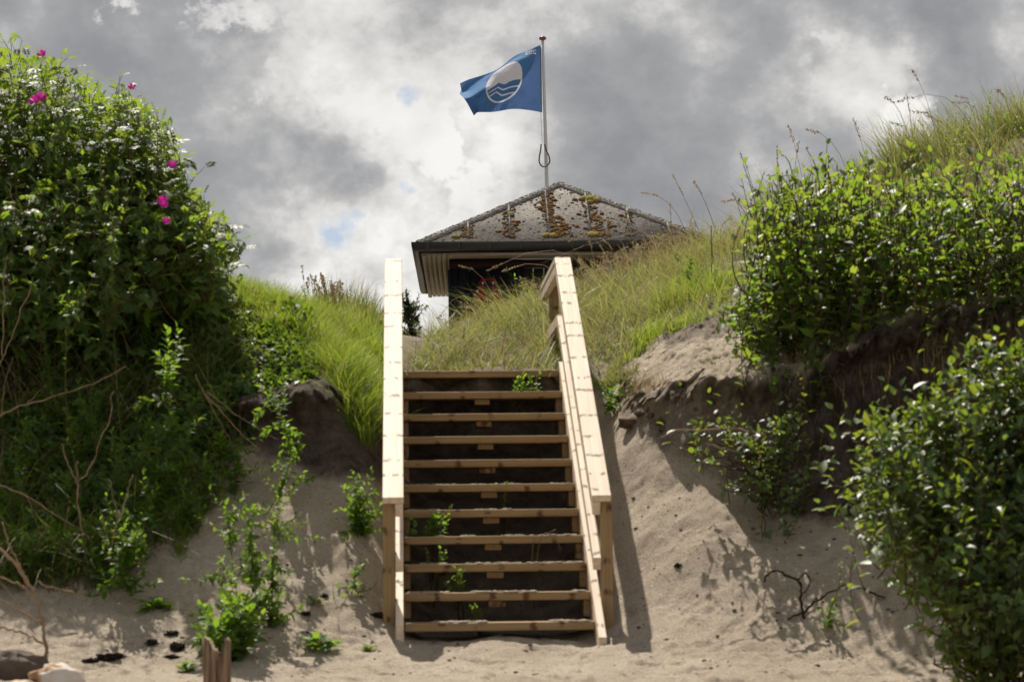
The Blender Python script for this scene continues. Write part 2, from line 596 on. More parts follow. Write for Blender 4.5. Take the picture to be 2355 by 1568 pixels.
# ------------------------------------------------------------------ ground sheet
rows = {
    -700: [(1500, 12.0), (1350, 12.8), (1100, 13.6), (850, 14.4), (640, 15.3), (560, 17), (480, 20)],
    -200: [(1505, 12.1), (1350, 13.0), (1110, 13.8), (880, 14.6), (660, 15.5), (590, 17), (560, 20)],
    100: [(1505, 12.2), (1360, 13.1), (1240, 13.6), (1100, 14.0), (900, 14.8), (700, 15.6), (625, 17), (610, 20)],
    300: [(1500, 12.3), (1330, 13.1), (1220, 13.5), (1090, 14.0), (900, 14.7), (710, 15.5), (640, 17), (650, 20)],
    480: [(1500, 12.3), (1300, 13.1), (1130, 13.8), (1000, 14.2), (890, 14.6), (730, 15.5), (660, 16.8), (690, 20)],
    600: [(1490, 12.4), (1300, 13.2), (1140, 13.75), (1050, 14.15), (950, 14.3), (860, 14.6), (740, 15.6), (690, 17), (730, 20)],
    700: [(1480, 12.5), (1300, 13.2), (1150, 13.7), (1050, 14.05), (1010, 14.15), (925, 14.2), (840, 14.6), (760, 15.7), (715, 17.3), (770, 20)],
    850: [(1432, 12.9), (1260, 13.4), (1110, 13.9), (1060, 14.1), (1010, 14.3), (900, 14.7), (850, 15.2), (800, 16.2), (775, 18), (820, 21)],
    1440: [(1480, 12.5), (1425, 13.0), (1250, 13.6), (1050, 14.3), (950, 14.7), (885, 15.3), (835, 16), (745, 18), (665, 22), (640, 25)],
    1520: [(1480, 12.5), (1310, 13.3), (1150, 13.8), (1040, 14.15), (985, 14.3), (915, 14.45), (850, 14.95), (780, 15.9), (700, 17.6), (640, 21)],
    1600: [(1480, 12.5), (1300, 13.2), (1150, 13.7), (1060, 14.0), (905, 14.2), (850, 14.7), (750, 15.7), (680, 17.5), (590, 21)],
    1700: [(1485, 12.4), (1300, 13.1), (1160, 13.6), (1090, 13.85), (890, 14.08), (840, 14.55), (745, 15.5), (650, 17.3), (565, 20.3)],
    1800: [(1490, 12.4), (1300, 13.0), (1190, 13.5), (1130, 13.72), (885, 13.98), (800, 14.5), (730, 15.4), (600, 17.5), (505, 19.7)],
    2000: [(1500, 12.3), (1270, 12.9), (1200, 13.3), (1150, 13.5), (820, 13.8), (740, 14.5), (650, 16), (430, 19)],
    2200: [(1510, 12.1), (1260, 12.8), (1200, 13.2), (1150, 13.4), (760, 13.75), (690, 14.5), (570, 16), (360, 18.5)],
    2400: [(1520, 12.0), (1250, 12.7), (1150, 13.2), (740, 13.6), (660, 14.5), (500, 16), (300, 18.3)],
    3000: [(1530, 12.0), (1250, 12.6), (1150, 13.0), (700, 13.4), (600, 14.5), (420, 16), (200, 18.3)],
}
cp = []
for u_, lst in rows.items():
    for v_, D_ in lst:
        cp.append(at(u_, v_, D_))
for s_ in (-.42, 0, .42):
    for l_, z_ in [(-.25, -.15), (0, -.10), (.35, -.05), (.8, .10), (1.4, .40), (2.0, .75), (2.45, .96), (2.60, 1.04), (2.72, 1.49), (2.9, 1.555), (3.4, 1.59)]:
        cp.append(st(s_, l_, z_))
zr = lambda x, y, z: cp.append(np.array([x, y, z + ZC]))
for x_, y_, z_ in [(-.6, 18.5, 1.62), (0, 18.5, 1.82), (.5, 18, 1.85), (-.9, 21, 1.70), (-.3, 21, 1.87), (.4, 21.5, 2.18), (1.0, 22, 2.48),
                   (-.9, 24, 1.72), (-.3, 24, 2.0), (.5, 24.5, 2.36), (1.2, 25, 2.66), (2.2, 24, 2.95), (-1.6, 24, 1.55), (-.8, 28, 1.9), (0, 28, 2.1), (1, 28, 2.4),
                   (3, 27, 2.6), (-3, 26, 1.5), (-6, 30, 1.4), (0, 36, 1.7), (5, 36, 1.8), (8, 24, 3.1), (12, 34, 2.0), (-12, 24, 2.3), (-8, 19, 2.3), (9, 15, 2.8),
                   (0, 60, 1.3), (30, 60, 1.2), (-30, 60, 1.2), (30, 25, 2.0), (-30, 25, 2.0), (0, 10.8, -.535), (-3, 10.8, -.535), (3, 10.8, -.535), (0, 8, -.78), (-8, 8, -.78), (8, 8, -.78),
                   (0, 0, -1.6), (10, 0, -1.6), (-10, 0, -1.6), (0, -15, -2.2), (-30, -10, -2.2), (30, -10, -2.2), (30, 11, -.5), (-30, 11, -.5)]:
    zr(x_, y_, z_)
cp = np.array(cp)
Dm = np.linalg.norm(cp[:, None, :2] - cp[None, :, :2], axis=2)
A = np.block([[Dm + np.eye(len(cp)) * 0.012, np.ones((len(cp), 1)), cp[:, :2] / 30], [np.ones((1, len(cp))), np.zeros((1, 3))], [cp[:, :2].T / 30, np.zeros((2, 3))]])
sol = np.linalg.solve(A, np.concatenate([cp[:, 2], [0, 0, 0]]))


def axis(a, b, h, lo, hi, g):
    x = list(np.arange(a, b, h))
    s = h
    while x[-1] < hi:
        s *= g
        x.append(x[-1] + s)
    s = h
    while x[0] > lo:
        s *= g
        x.insert(0, x[0] - s)
    return np.array(x)


GX = axis(-3.2, 3.6, .016, -600, 600, 1.09)
GY = axis(10.4, 17.2, .016, -400, 1500, 1.06)
XX, YY = np.meshgrid(GX, GY, indexing="ij")
ZZ = np.zeros_like(XX)
for i in range(len(GX)):
    d = np.hypot(XX[i][:, None] - cp[None, :, 0], YY[i][:, None] - cp[None, :, 1])
    ZZ[i] = d @ sol[:len(cp)] + sol[-3] + sol[-2] * XX[i] / 30 + sol[-1] * YY[i] / 30
far = np.clip((np.hypot(XX, YY - 15) - 45) / 60, 0, 1)
ZZ = ZZ * (1 - far) + np.where(YY > 15, 0.9, -2.4) * far
UU, VV, DD = proj(np.stack([XX, YY, ZZ], -1))
near = (YY > 5) & (YY < 45)
# bare-ground unevenness
amp = np.where(near, 1.0, .0)
ZZ += amp * (.050 * fbm(XX * 2.1, YY * 2.1, 3) + .022 * fbm(XX * 7, YY * 7, 3) + .010 * fbm(XX * 23, YY * 23, 2))
bare_ = (DD > 9) & (DD < 15)
pit = fbm(XX * 11 + 50, YY * 11, 3)
ZZ -= np.where(bare_, .030 * np.clip(pit - .22, 0, 1) * 2.2, 0)                     # trodden hollows
lump = fbm(XX * 16 + 9, YY * 16 + 31, 2)
ZZ += np.where(bare_, .022 * np.clip(lump - .30, 0, 1) * 3.0 * (fbm(XX * 1.2, YY * 1.2 + 7, 2) > -.05), 0)
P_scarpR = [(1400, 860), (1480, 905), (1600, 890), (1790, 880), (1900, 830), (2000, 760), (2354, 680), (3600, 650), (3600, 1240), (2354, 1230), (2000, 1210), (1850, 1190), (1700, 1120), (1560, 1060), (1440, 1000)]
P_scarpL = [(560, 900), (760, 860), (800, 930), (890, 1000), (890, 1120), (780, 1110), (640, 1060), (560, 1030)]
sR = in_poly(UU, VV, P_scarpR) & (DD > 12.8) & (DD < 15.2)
sL = in_poly(UU, VV, P_scarpL) & (DD > 12.8) & (DD < 15.6)
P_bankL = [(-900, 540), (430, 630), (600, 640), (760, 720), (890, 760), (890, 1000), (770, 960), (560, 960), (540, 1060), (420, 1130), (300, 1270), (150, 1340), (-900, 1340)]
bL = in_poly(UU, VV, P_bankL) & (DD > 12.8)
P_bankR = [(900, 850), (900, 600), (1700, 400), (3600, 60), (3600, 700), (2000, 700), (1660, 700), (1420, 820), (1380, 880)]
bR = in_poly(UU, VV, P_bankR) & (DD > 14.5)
SOIL_SHADE = np.zeros_like(XX)
SOIL_SHADE[bL] = .95
SOIL_SHADE[bR] = .38
SOIL_SHADE[(DD > 15.4) & ~bR & ~bL & (np.abs(XX) > 1)] = .5
SOIL_SHADE[sR] = np.clip(.45 + (UU - 1500) / 900, .35, .9)[sR]  # dark earth, deepened to carry the shrubs' shade on this scarp
SOIL_SHADE[sL] = .85
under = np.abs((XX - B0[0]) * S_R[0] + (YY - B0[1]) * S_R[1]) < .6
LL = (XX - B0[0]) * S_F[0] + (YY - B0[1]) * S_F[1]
SOIL_SHADE[under & (LL > .25) & (LL < 2.85)] = np.clip(.22 + .22 * LL, 0, 1.2)[under & (LL > .25) & (LL < 2.85)]  # painted shade under the treads, darker up the flight


def blur(a, k):
    for _ in range(k):
        b = a.copy()
        b[1:-1, 1:-1] = (a[1:-1, 1:-1] * 4 + a[2:, 1:-1] + a[:-2, 1:-1] + a[1:-1, 2:] + a[1:-1, :-2]) / 8
        a = b
    return a


# crumbly scarp faces
crumb = blur(((sR) | (in_poly(UU, VV, [(1400, 960), (1400, 830), (1480, 760), (1660, 690), (1720, 760), (1820, 860), (1700, 930)]) & (DD > 13.5) & (DD < 17))).astype(float) + .35 * sL, 6)
rid = 1 - np.abs(fbm(XX * 4.5 + 3, YY * 4.5 + 1.5 * ZZ, 3)) * 3
face = blur(sR.astype(float) + .4 * sL, 8)
ZZ += crumb * (.020 * np.clip(rid, -1, 1) + .03 * fbm(XX * 13 + YY * 6, YY * 5, 4) + .022 * fbm(XX * 30, YY * 30, 2)) + face * .05 * fbm(XX * 9, ZZ * 9 + YY * 3, 4)
crack = fbm(XX * 3.0 + YY * 5, YY * 9 - XX * 6, 3)
ZZ -= crumb * .05 * np.clip(1 - np.abs(crack) * 22, 0, 1)
SOIL_SHADE = blur(SOIL_SHADE, 8)


def zat(x, y):
    x = np.asarray(x, float)
    y = np.asarray(y, float)
    i = np.clip(np.searchsorted(GX, x) - 1, 0, len(GX) - 2)
    j = np.clip(np.searchsorted(GY, y) - 1, 0, len(GY) - 2)
    fx = np.clip((x - GX[i]) / (GX[i + 1] - GX[i]), 0, 1)
    fy = np.clip((y - GY[j]) / (GY[j + 1] - GY[j]), 0, 1)
    return (ZZ[i, j] * (1 - fx) + ZZ[i + 1, j] * fx) * (1 - fy) + (ZZ[i, j + 1] * (1 - fx) + ZZ[i + 1, j + 1] * fx) * fy


def hit(u, v, d0=9.0, d1=40.0):
    """where the sight line through a point of the picture meets the ground"""
    ds = np.arange(d0, d1, .01)
    d = ray(u, v)
    P = C0 + d[None] * (ds / d[1])[:, None]
    below = P[:, 2] < zat(P[:, 0], P[:, 1])
    k = int(np.argmax(below)) if below.any() else len(ds) - 1
    return P[k]


def ground(u, D):
    p = at(u, 1000, D)
    p[2] = float(zat(p[0], p[1]))
    return p


ni, nj = XX.shape
I, J = np.meshgrid(np.arange(ni - 1), np.arange(nj - 1), indexing="ij")
Fq = np.stack([I * nj + J, (I + 1) * nj + J, (I + 1) * nj + J + 1, I * nj + J + 1], -1).reshape(-1, 4)
# undercut: the faces of the scarps lean out over their foot
lip = np.zeros_like(XX)
LR = [(1400, 870), (1440, 905), (1480, 935), (1520, 925), (1600, 905), (1700, 893), (1790, 885), (1900, 845), (2000, 800), (2200, 755), (2500, 720)]
LLt = [(540, 950), (600, 945), (700, 925), (770, 930), (850, 960), (890, 1010)]
for ln_, am in ((LR, .24), (LLt, .20)):
    vl = np.interp(UU, [p[0] for p in ln_], [p[1] for p in ln_], left=-9999, right=-9999)
    lip = np.maximum(lip, am * np.clip(1 - np.abs(VV - vl + 8) / 42, 0, 1) * ((DD > 13) & (DD < 15.4)))
lip = blur(lip, 9)
YD = YY - lip * np.clip(1 + 1.5 * fbm(XX * 4, YY * 2, 2) + 1.2 * fbm(XX * 17, YY * 17, 3), .1, 2) - crumb * .05 * fbm(XX * 14 + 5, ZZ * 14, 3)
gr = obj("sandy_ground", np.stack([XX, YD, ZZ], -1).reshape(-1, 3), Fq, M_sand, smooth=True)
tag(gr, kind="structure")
att = gr.data.attributes.new("soil_shade", "FLOAT", "POINT")
att.data.foreach_set("value", SOIL_SHADE.astype(np.float32).ravel())

# ------------------------------------------------------------------ plant building
def place(T, TF, pos, ax, up, sc, wid=None):
    """copies of a small template (x across, y along, z out) as one big mesh"""
    ax = nrm(ax)
    x = nrm(np.cross(ax, up))
    z = np.cross(x, ax)
    sc = np.asarray(sc, float).reshape(-1, 1, 1)
    w = sc if wid is None else np.asarray(wid, float).reshape(-1, 1, 1)
    V = pos[:, None] + w * T[None, :, :1] * x[:, None] + sc * T[None, :, 1:2] * ax[:, None] + sc * T[None, :, 2:] * z[:, None]
    n, k = len(pos), len(T)
    Fs = (TF[None] + (np.arange(n) * k)[:, None, None]).reshape(-1, TF.shape[1])
    return V.reshape(-1, 3), Fs


def leaf_template(hw=.28, fold=.10, curl=.18, ys=(0, .28, .62, 1), ws=(0, 1, .82, 0)):
    V, mid, lf, rt = [], [], [], []
    for y, w in zip(ys, ws):
        z = -curl * y * y
        mid.append(len(V)); V.append((0, y, z))
        if w > 0:
            lf.append(len(V)); V.append((-hw * w, y + .02, z + fold * w))
            rt.append(len(V)); V.append((hw * w, y + .02, z + fold * w))
        else:
            lf.append(None); rt.append(None)
    T = []
    for i in range(len(ys) - 1):
        for side, flip in ((lf, 0), (rt, 1)):
            a, b, c, d = mid[i], mid[i + 1], side[i + 1], side[i]
            poly = [q for q in (a, b, c, d) if q is not None]
            if flip: poly = poly[::-1]
            for k in range(1, len(poly) - 1):
                T.append((poly[0], poly[k], poly[k + 1]))
    return np.array(V, float), np.array(T, np.int32)


LEAF_T, LEAF_F = leaf_template()
LEAF_N, LEAF_NF = leaf_template(.16, .05, .25)
LEAF_S, LEAF_SF = leaf_template(.38, .10, .1, (0, .45, 1), (0, 1, 0))


def compound():
    V, Fs, n = [], [], 0
    for (px, py, a, s) in [(0, .62, 0, .42), (.02, .55, -1.0, .36), (-.02, .55, 1.0, .36), (.02, .36, -1.05, .34), (-.02, .36, 1.05, .34), (.02, .18, -1.1, .27), (-.02, .18, 1.1, .27)]:
        T = LEAF_S * s
        c, d = math.cos(a), math.sin(a)
        W = np.stack([T[:, 0] * c - T[:, 1] * d + px, T[:, 0] * d + T[:, 1] * c + py, T[:, 2]], -1)
        W[:, 2] -= .25 * (W[:, 1]) ** 2
        V.append(W); Fs.append(LEAF_SF + n); n += len(W)
    return np.concatenate(V), np.concatenate(Fs)


COMP, COMPF = compound()


def rand_dirs(n, up=.0):
    d = rng.normal(size=(n, 3))
    d[:, 2] += up
    return nrm(d)


def shoots(tips, dirs, length, nl, leaf, lw, T, TF, angle=1.0, taper=.55, stem_r=.003, droop=.15, upn=.8):
    """leafy shoots ending at tips; returns leaf mesh (V,F) and stem MB"""
    n = len(tips)
    dirs = nrm(dirs)
    length = np.broadcast_to(np.asarray(length, float), (n,))
    ts = np.linspace(.04, 1, nl)
    bow = rng.normal(size=(n, 3)) * .12
    bow[:, 2] -= .05
    P = tips[:, None] - dirs[:, None] * (length[:, None] * (1 - ts)[None])[:, :, None] + bow[:, None] * (length[:, None] * (4 * ts * (1 - ts))[None])[:, :, None]
    tan = dirs[:, None] - bow[:, None] * (4 * (2 * ts - 1))[None, :, None] * .5
    tan = nrm(tan)
    ref = nrm(np.cross(tan, np.array([.3, .5, .81])))
    ref2 = np.cross(tan, ref)
    ph = rng.random(n)[:, None] * 6.28 + np.arange(nl)[None] * 2.4
    rad = np.cos(ph)[..., None] * ref + np.sin(ph)[..., None] * ref2
    ang = angle * (1 - .45 * ts ** 3)[None, :, None] * (1 + .25 * rng.normal(size=(n, nl, 1)))
    ax = np.cos(ang) * tan + np.sin(ang) * rad
    ax[..., 2] -= droop * (1 - ts)[None] + .06 * rng.normal(size=(n, nl))
    upv = tan * .8 + np.array([0, 0, upn]) + .35 * rng.normal(size=(n, nl, 3))
    sz = leaf * (1 - (1 - taper) * ts ** 2)[None] * (.5 + .75 * rng.random((n, nl)))
    V, Fs = place(T, TF, P.reshape(-1, 3), ax.reshape(-1, 3), upv.reshape(-1, 3), sz.ravel(), (sz * lw).ravel())
    return V, Fs, P


def stems_mesh(P, r0, r1, k=4):
    """P (n,m,3) many thin stems at once"""
    n, m, _ = P.shape
    tan = np.gradient(P, axis=1)
    tan = nrm(tan)
    x = nrm(np.cross(tan, np.array([.37, .21, .9]) + .05))
    y = np.cross(tan, x)
    a = np.arange(k) / k * 2 * np.pi
    rr = np.linspace(r0, r1, m)[None, :, None, None]
    V = P[:, :, None] + rr * (np.cos(a)[:, None] * x[:, :, None] + np.sin(a)[:, None] * y[:, :, None])
    i, j, q = np.meshgrid(np.arange(n), np.arange(m - 1), np.arange(k), indexing="ij")
    q2 = (q + 1) % k
    b = i * m * k
    Fs = np.stack([b + j * k + q, b + j * k + q2, b + (j + 1) * k + q2, b + (j + 1) * k + q], -1).reshape(-1, 4)
    return V.reshape(-1, 3), Fs


def blades(P, H, W, lean, bend, nseg=4, curl=None):
    """grass blades; lean (n,2) sideways lean per height, bend extra arching"""
    n = len(P)
    t = np.linspace(0, 1, nseg + 1)
    H = np.broadcast_to(H, (n,)); W = np.broadcast_to(W, (n,)); bend = np.broadcast_to(bend, (n,))
    l3 = np.concatenate([lean, np.zeros((n, 1))], 1)
    ld = nrm(l3 + 1e-6)
    C = P[:, None] + H[:, None, None] * (t[None, :, None] * np.array([0, 0, 1.0]) + t[None, :, None] * l3[:, None] + (bend[:, None] * t[None] ** 2.2)[..., None] * ld[:, None])
    C[:, :, 2] -= H[:, None] * (bend[:, None] * .55 * t[None] ** 3)
    a = rng.random(n) * np.pi
    side = np.stack([np.cos(a), np.sin(a), np.zeros(n)], -1)
    w = (W[:, None] * (1 - t[None] ** 1.6 * .93))[..., None] * .5
    V = np.stack([C - side[:, None] * w, C + side[:, None] * w], 2)
    m = nseg + 1
    i, j = np.meshgrid(np.arange(n), np.arange(nseg), indexing="ij")
    b = i * m * 2 + j * 2
    Fs = np.stack([b, b + 1, b + 3, b + 2], -1).reshape(-1, 4)
    return V.reshape(-1, 3), Fs, C


def scatter(poly, d0, d1, n, x0=-6, x1=7, clump=None, ragged=22):
    """n ground points inside a patch of ground"""
    out, tries = [], 0
    have = 0
    xs0 = at(min(p[0] for p in poly), 900, d1)[0]; xs1 = at(max(p[0] for p in poly), 900, d1)[0]
    while have < n and tries < 60:
        x = rng.uniform(min(xs0, x0 if xs0 < x0 else xs0), xs1, 60000)
        y = rng.uniform(d0, d1, 60000)
        z = zat(x, y)
        P = np.stack([x, y, z], -1)
        u, v, _ = proj(P)
        ok = in_poly(u + ragged * 2 * fbm(x * 2.3 + 5, y * 2.3, 3), v + ragged * 2 * fbm(x * 2.3, y * 2.3 + 60, 3), poly)
        if clump:
            ok &= (fbm(x * clump, y * clump, 3) + .35 * rng.normal(size=len(x))) > 0
        out.append(P[ok]); have += ok.sum(); tries += 1
    P = np.concatenate(out)
    return P[:n]


def volume(poly, d0, d1, n, slope=0.0):
    """n points in the body whose outline is poly, between two distances; shape>0 rounds the front"""
    us = [p[0] for p in poly]; vs = [p[1] for p in poly]
    out = []
    have = 0
    while have < n:
        u = rng.uniform(min(us), max(us), 4000); v = rng.uniform(min(vs), max(vs), 4000)
        ok = in_poly(u, v, poly)
        u, v = u[ok], v[ok]
        D = rng.uniform(d0, d1, len(u)) - slope * (v - min(vs)) / (max(vs) - min(vs))
        d = _f[None] + ((u - CX) / F)[:, None] * _r[None] - ((v - CY) / F)[:, None] * _u[None]
        out.append(C0 + d * (D / d[:, 1])[:, None]); have += len(u)
    return np.concatenate(out)[:n]


def limb(mb, a, b, r0, r1, wob=.06, n=7, sag=0.0):
    a, b = np.asarray(a, float), np.asarray(b, float)
    t = np.linspace(0, 1, n)[:, None]
    P = a + (b - a) * t
    L_ = np.linalg.norm(b - a)
    P[1:-1] += rng.normal(size=(n - 2, 3)) * wob * L_ * .25
    P[:, 2] += sag * L_ * (4 * t * (1 - t))[:, 0]
    mb.tube(P, np.linspace(r0, r1, n), 6)
    return P


def bush(name, label, cat, base, tips, center, leaf, lw, nl, slen, lmat, bmat, T=LEAF_T, TF=LEAF_F, up=1.0, outw=.6, angle=1.0, nb=14, group=None, stem_r=.0035, droop=.15, spike=.07):
    root = thing(name, label, cat, base, group)
    tips = tips + rng.normal(size=tips.shape) * np.array([.05, .05, .05])
    slen = slen * np.ones(len(tips))
    long_ = rng.random(len(tips)) < spike
    tips[long_] += np.array([0, 0, 1.]) * (.05 + .16 * rng.random(long_.sum()))[:, None]
    slen[long_] *= 1.4
    d = nrm(tips - center) * outw + rng.normal(size=tips.shape) * .28
    d[:, 2] += up
    d[long_, 2] += 1.2
    V, Fs, P = shoots(tips, d, slen * (.6 + .7 * rng.random(len(tips))), nl, leaf, lw, T, TF, angle, droop=droop)
    obj("foliage", V, Fs, lmat, root)
    SV, SF = stems_mesh(P[:, ::max(1, nl // 5)], stem_r, stem_r * .4)
    mb = MB()
    mb.add(SV, None, SF)
    # limbs from the ground to the starts of the shoots
    starts = P[:, 0]
    idx = rng.choice(len(starts), min(nb * 6, len(starts)), replace=False)
    hubs = np.asarray(base) + (starts[idx[:nb]] - np.asarray(base)) * .5
    for h in hubs:
        limb(mb, np.asarray(base) + rng.normal(size=3) * .06 * np.array([1, 1, 0]), h, .012, .008)
    for s in starts[idx]:
        h = hubs[np.argmin(np.linalg.norm(hubs - s, axis=1))]
        limb(mb, h, s, .007, .0035, .1)
    mb.build("branches", bmat, root, smooth=True)
    return root


# ------------------------------------------------------------------ boards
def frame_obj(name, bm, mtx, material, parent):
    me = bpy.data.meshes.new(name)
    bm.to_mesh(me)
    bm.free()
    me.materials.append(material)
    o = bpy.data.objects.new(name, me)
    COL.objects.link(o)
    o.parent = parent
    q = mtx.copy()
    q.translation = mtx.translation - Vector(ORG[parent.name])
    o.matrix_basis = q
    ORG[o.name] = np.array(mtx.translation)
    return o


def frame(c, x, up):
    x = Vector(x).normalized()
    z = Vector(up)
    z = (z - x * z.dot(x)).normalized()
    y = z.cross(x)
    m = Matrix.Identity(4)
    for i in range(3):
        m[i][0], m[i][1], m[i][2], m[i][3] = x[i], y[i], z[i], c[i]
    return m


def board(name, p0, p1, w, t, up, material, parent, bev=.004, seg=2):
    p0, p1 = np.asarray(p0, float), np.asarray(p1, float)
    ln = float(np.linalg.norm(p1 - p0))
    bm = bmesh.new()
    bmesh.ops.create_cube(bm, size=1)
    for v in bm.verts:
        v.co = Vector((v.co.x * ln, v.co.y * w, v.co.z * t))
    bmesh.ops.bevel(bm, geom=bm.edges[:], offset=bev, segments=seg, affect="EDGES", profile=.5)
    return frame_obj(name, bm, frame((p0 + p1) / 2, p1 - p0, up), material, parent)


def sdir(s, l, z):
    return S_R * s + S_F * l + np.array([0, 0, z])


TS = math.tan(SLOPE)
cs, sn = math.cos(SLOPE), math.sin(SLOPE)
SL = sdir(0, cs, sn)
SN = sdir(0, -sn, cs)

stair = thing("staircase", "new pine outdoor staircase with open treads and handrails, climbing the sandy dune", "staircase", st(0, 0, -.1))
SO = HW + .0215          # middle plane of the stringers and side rails
for sg in (-1, 1):
    # stringer: a plank on edge, cut level on the sand and plumb at the top
    l0 = -.20 if sg > 0 else -.07
    off = .030 / cs
    poly = [(l0, l0 * TS + off), (2.74, 2.74 * TS + off), (2.74, 2.74 * TS + off - .225), (l0 + .22, l0 * TS - .055), (l0 + .02, l0 * TS - .06)]
    c = st(sg * SO, 1.3, 1.3 * TS)
    m = frame(c, SL, SN)
    mi = m.inverted()
    bm = bmesh.new()
    vs = []
    for dy in (-.0215, .0215):
        vs.append([bm.verts.new(mi @ Vector(st(sg * SO + dy, l, z))) for l, z in poly])
    bm.faces.new(vs[0])
    bm.faces.new(vs[1][::-1])
    k = len(poly)
    for i in range(k):
        bm.faces.new([vs[0][i], vs[1][i], vs[1][(i + 1) % k], vs[0][(i + 1) % k]])
    bmesh.ops.recalc_face_normals(bm, faces=bm.faces[:])
    bmesh.ops.bevel(bm, geom=bm.edges[:], offset=.003, segments=1, affect="EDGES")
    frame_obj("stringer", bm, m, M_wood, stair)
    # handrail cap, side rail under it and mid rail, all running with the flight
    hc = .624
    la, lb = .10, 2.95
    cw = .113 if sg < 0 else .104
    ce = HW - .004 + cw / 2
    zc_ = hc - .019 / cs
    board("handrail_cap", st(sg * ce, la - .02, (la - .02) * TS + zc_), st(sg * ce, lb, lb * TS + zc_), cw, .038, SN, M_wood, stair)
    zs = hc - .038 / cs - .0375 / cs
    board("side_rail", st(sg * SO, la, la * TS + zs), st(sg * SO, lb - .03, (lb - .03) * TS + zs), .042, .074, SN, M_wood, stair)
    zm = .286 - .037 / cs
    board("mid_rail", st(sg * SO, la, la * TS + zm), st(sg * SO, 2.86, 2.86 * TS + zm), .042, .074, SN, M_wood, stair)
    sp = SO + .0215 + .0325 + .001
    gz = lambda l, s: float(zat(*st(s, l, 0)[:2])) - Z0
    for l_ in (.155, 2.80):
        zt = l_ * TS + hc - .045
        board("post", st(sg * sp, l_, gz(l_, sg * sp) - .25), st(sg * sp, l_, zt), .065, .065, S_F, M_woodg, stair, .005)
    if sg > 0:
        # the rail goes on level past the top of the flight on this side
        zt = lb * TS + hc
        le = 4.62
        board("handrail_cap", st(ce, lb + .002, zt - .019), st(ce, le, zt - .019), cw, .038, (0, 0, 1), M_wood, stair)
        board("side_rail", st(SO, lb - .026, zt - .076), st(SO, le - .01, zt - .076), .042, .074, (0, 0, 1), M_wood, stair)
        zt2 = 2.86 * TS + .286
        board("mid_rail", st(SO, 2.865, zt2 - .037), st(SO, le - .01, zt2 - .037), .042, .074, (0, 0, 1), M_wood, stair)
        board("post", st(sp, 4.38, gz(4.38, sp) - .3), st(sp, 4.38, zt - .04), .065, .065, S_F, M_woodg, stair, .005)
for i in range(NT):
    l_, z_ = i * RUN, i * RISE
    board("tread", st(-HW + .002, l_ + .145 + rng.normal() * .002, z_ - .0225), st(HW - .002, l_ + .145 + rng.normal() * .002, z_ - .0225), .29, .045, (0, 0, 1), M_woodg, stair, .007, 3)
    if i > 0:
        for sg in (-1, 1):
            board("cleat", st(sg * (HW - .020), l_ + .05, z_ - .091), st(sg * (HW - .020), l_ + .25, z_ - .091), .036, .09, (0, 0, 1), M_woodg, stair, .003)
        if i < NT - 1:
            board("support_block", st(-.0, l_ + .045, z_ - .063), st(-.0, l_ + .27, z_ - .063), .095, .034, (0, 0, 1), M_woodg, stair, .003)
        else:
            board("support_block", st(0, l_ + .06, z_ - .095), st(0, l_ + .10, z_ - .095), .034, .098, (0, 0, 1), M_woodg, stair, .003)

# ------------------------------------------------------------------ hut
HY = R(1.0)
hx = np.array([math.cos(HY), math.sin(HY), 0]); hy = np.array([-math.sin(HY), math.cos(HY), 0])
E0 = at(945, 558, 31.0)
HWID = 2 * ((1298 - 945) / F * 31.6)
HDEP = 5.1
EZ = float(E0[2])
hp = lambda a, b, z: np.array([E0[0], E0[1], 0]) + hx * a + hy * b + np.array([0, 0, EZ + z])
GW = .125
hut = thing("beach_hut", "dark navy boarded beach hut with a mossy grey hipped roof behind the grassy dune", "hut", hp(HWID / 2, HDEP / 2, -2.35))
OV = .47
WZ = -2.35
# walls: one shell with upright boards
mb = MB()
x0, x1, y0, y1 = OV, HWID - OV, OV, HDEP - OV
mb.box(hp(x0 + .03, y0 + .03, WZ), hx * (x1 - x0 - .06), hy * (y1 - y0 - .06), [0, 0, -WZ - .16])
nb = 22
for i in range(nb):
    a = x0 + (x1 - x0) * i / nb
    w = (x1 - x0) / nb - .012
    dp = .0 if i % 2 else .018
    mb.box(hp(a + .006, y0 + dp, WZ), hx * w, hy * .028, [0, 0, -WZ - .29])
    mb.box(hp(a + .006, y1 - .028 - dp + .0, WZ), hx * w, hy * .027, [0, 0, -WZ - .29])
for i in range(26):
    b = y0 + (y1 - y0) * i / 26
    w = (y1 - y0) / 26 - .012
    dp = .0 if i % 2 else .018
    mb.box(hp(x0 + dp, b + .006, WZ), hx * .027, hy * w, [0, 0, -WZ - .29])
    mb.box(hp(x1 - .028 - dp, b + .006, WZ), hx * .027, hy * w, [0, 0, -WZ - .29])
mb.build("wall", M_navy, hut)
mb = MB()
mb.box(hp(x0 + .015, y0 + .008, -.285), hx * (x1 - x0 - .03), hy * .02, [0, 0, .125])
mb.build("frieze_board", M_frieze, hut)
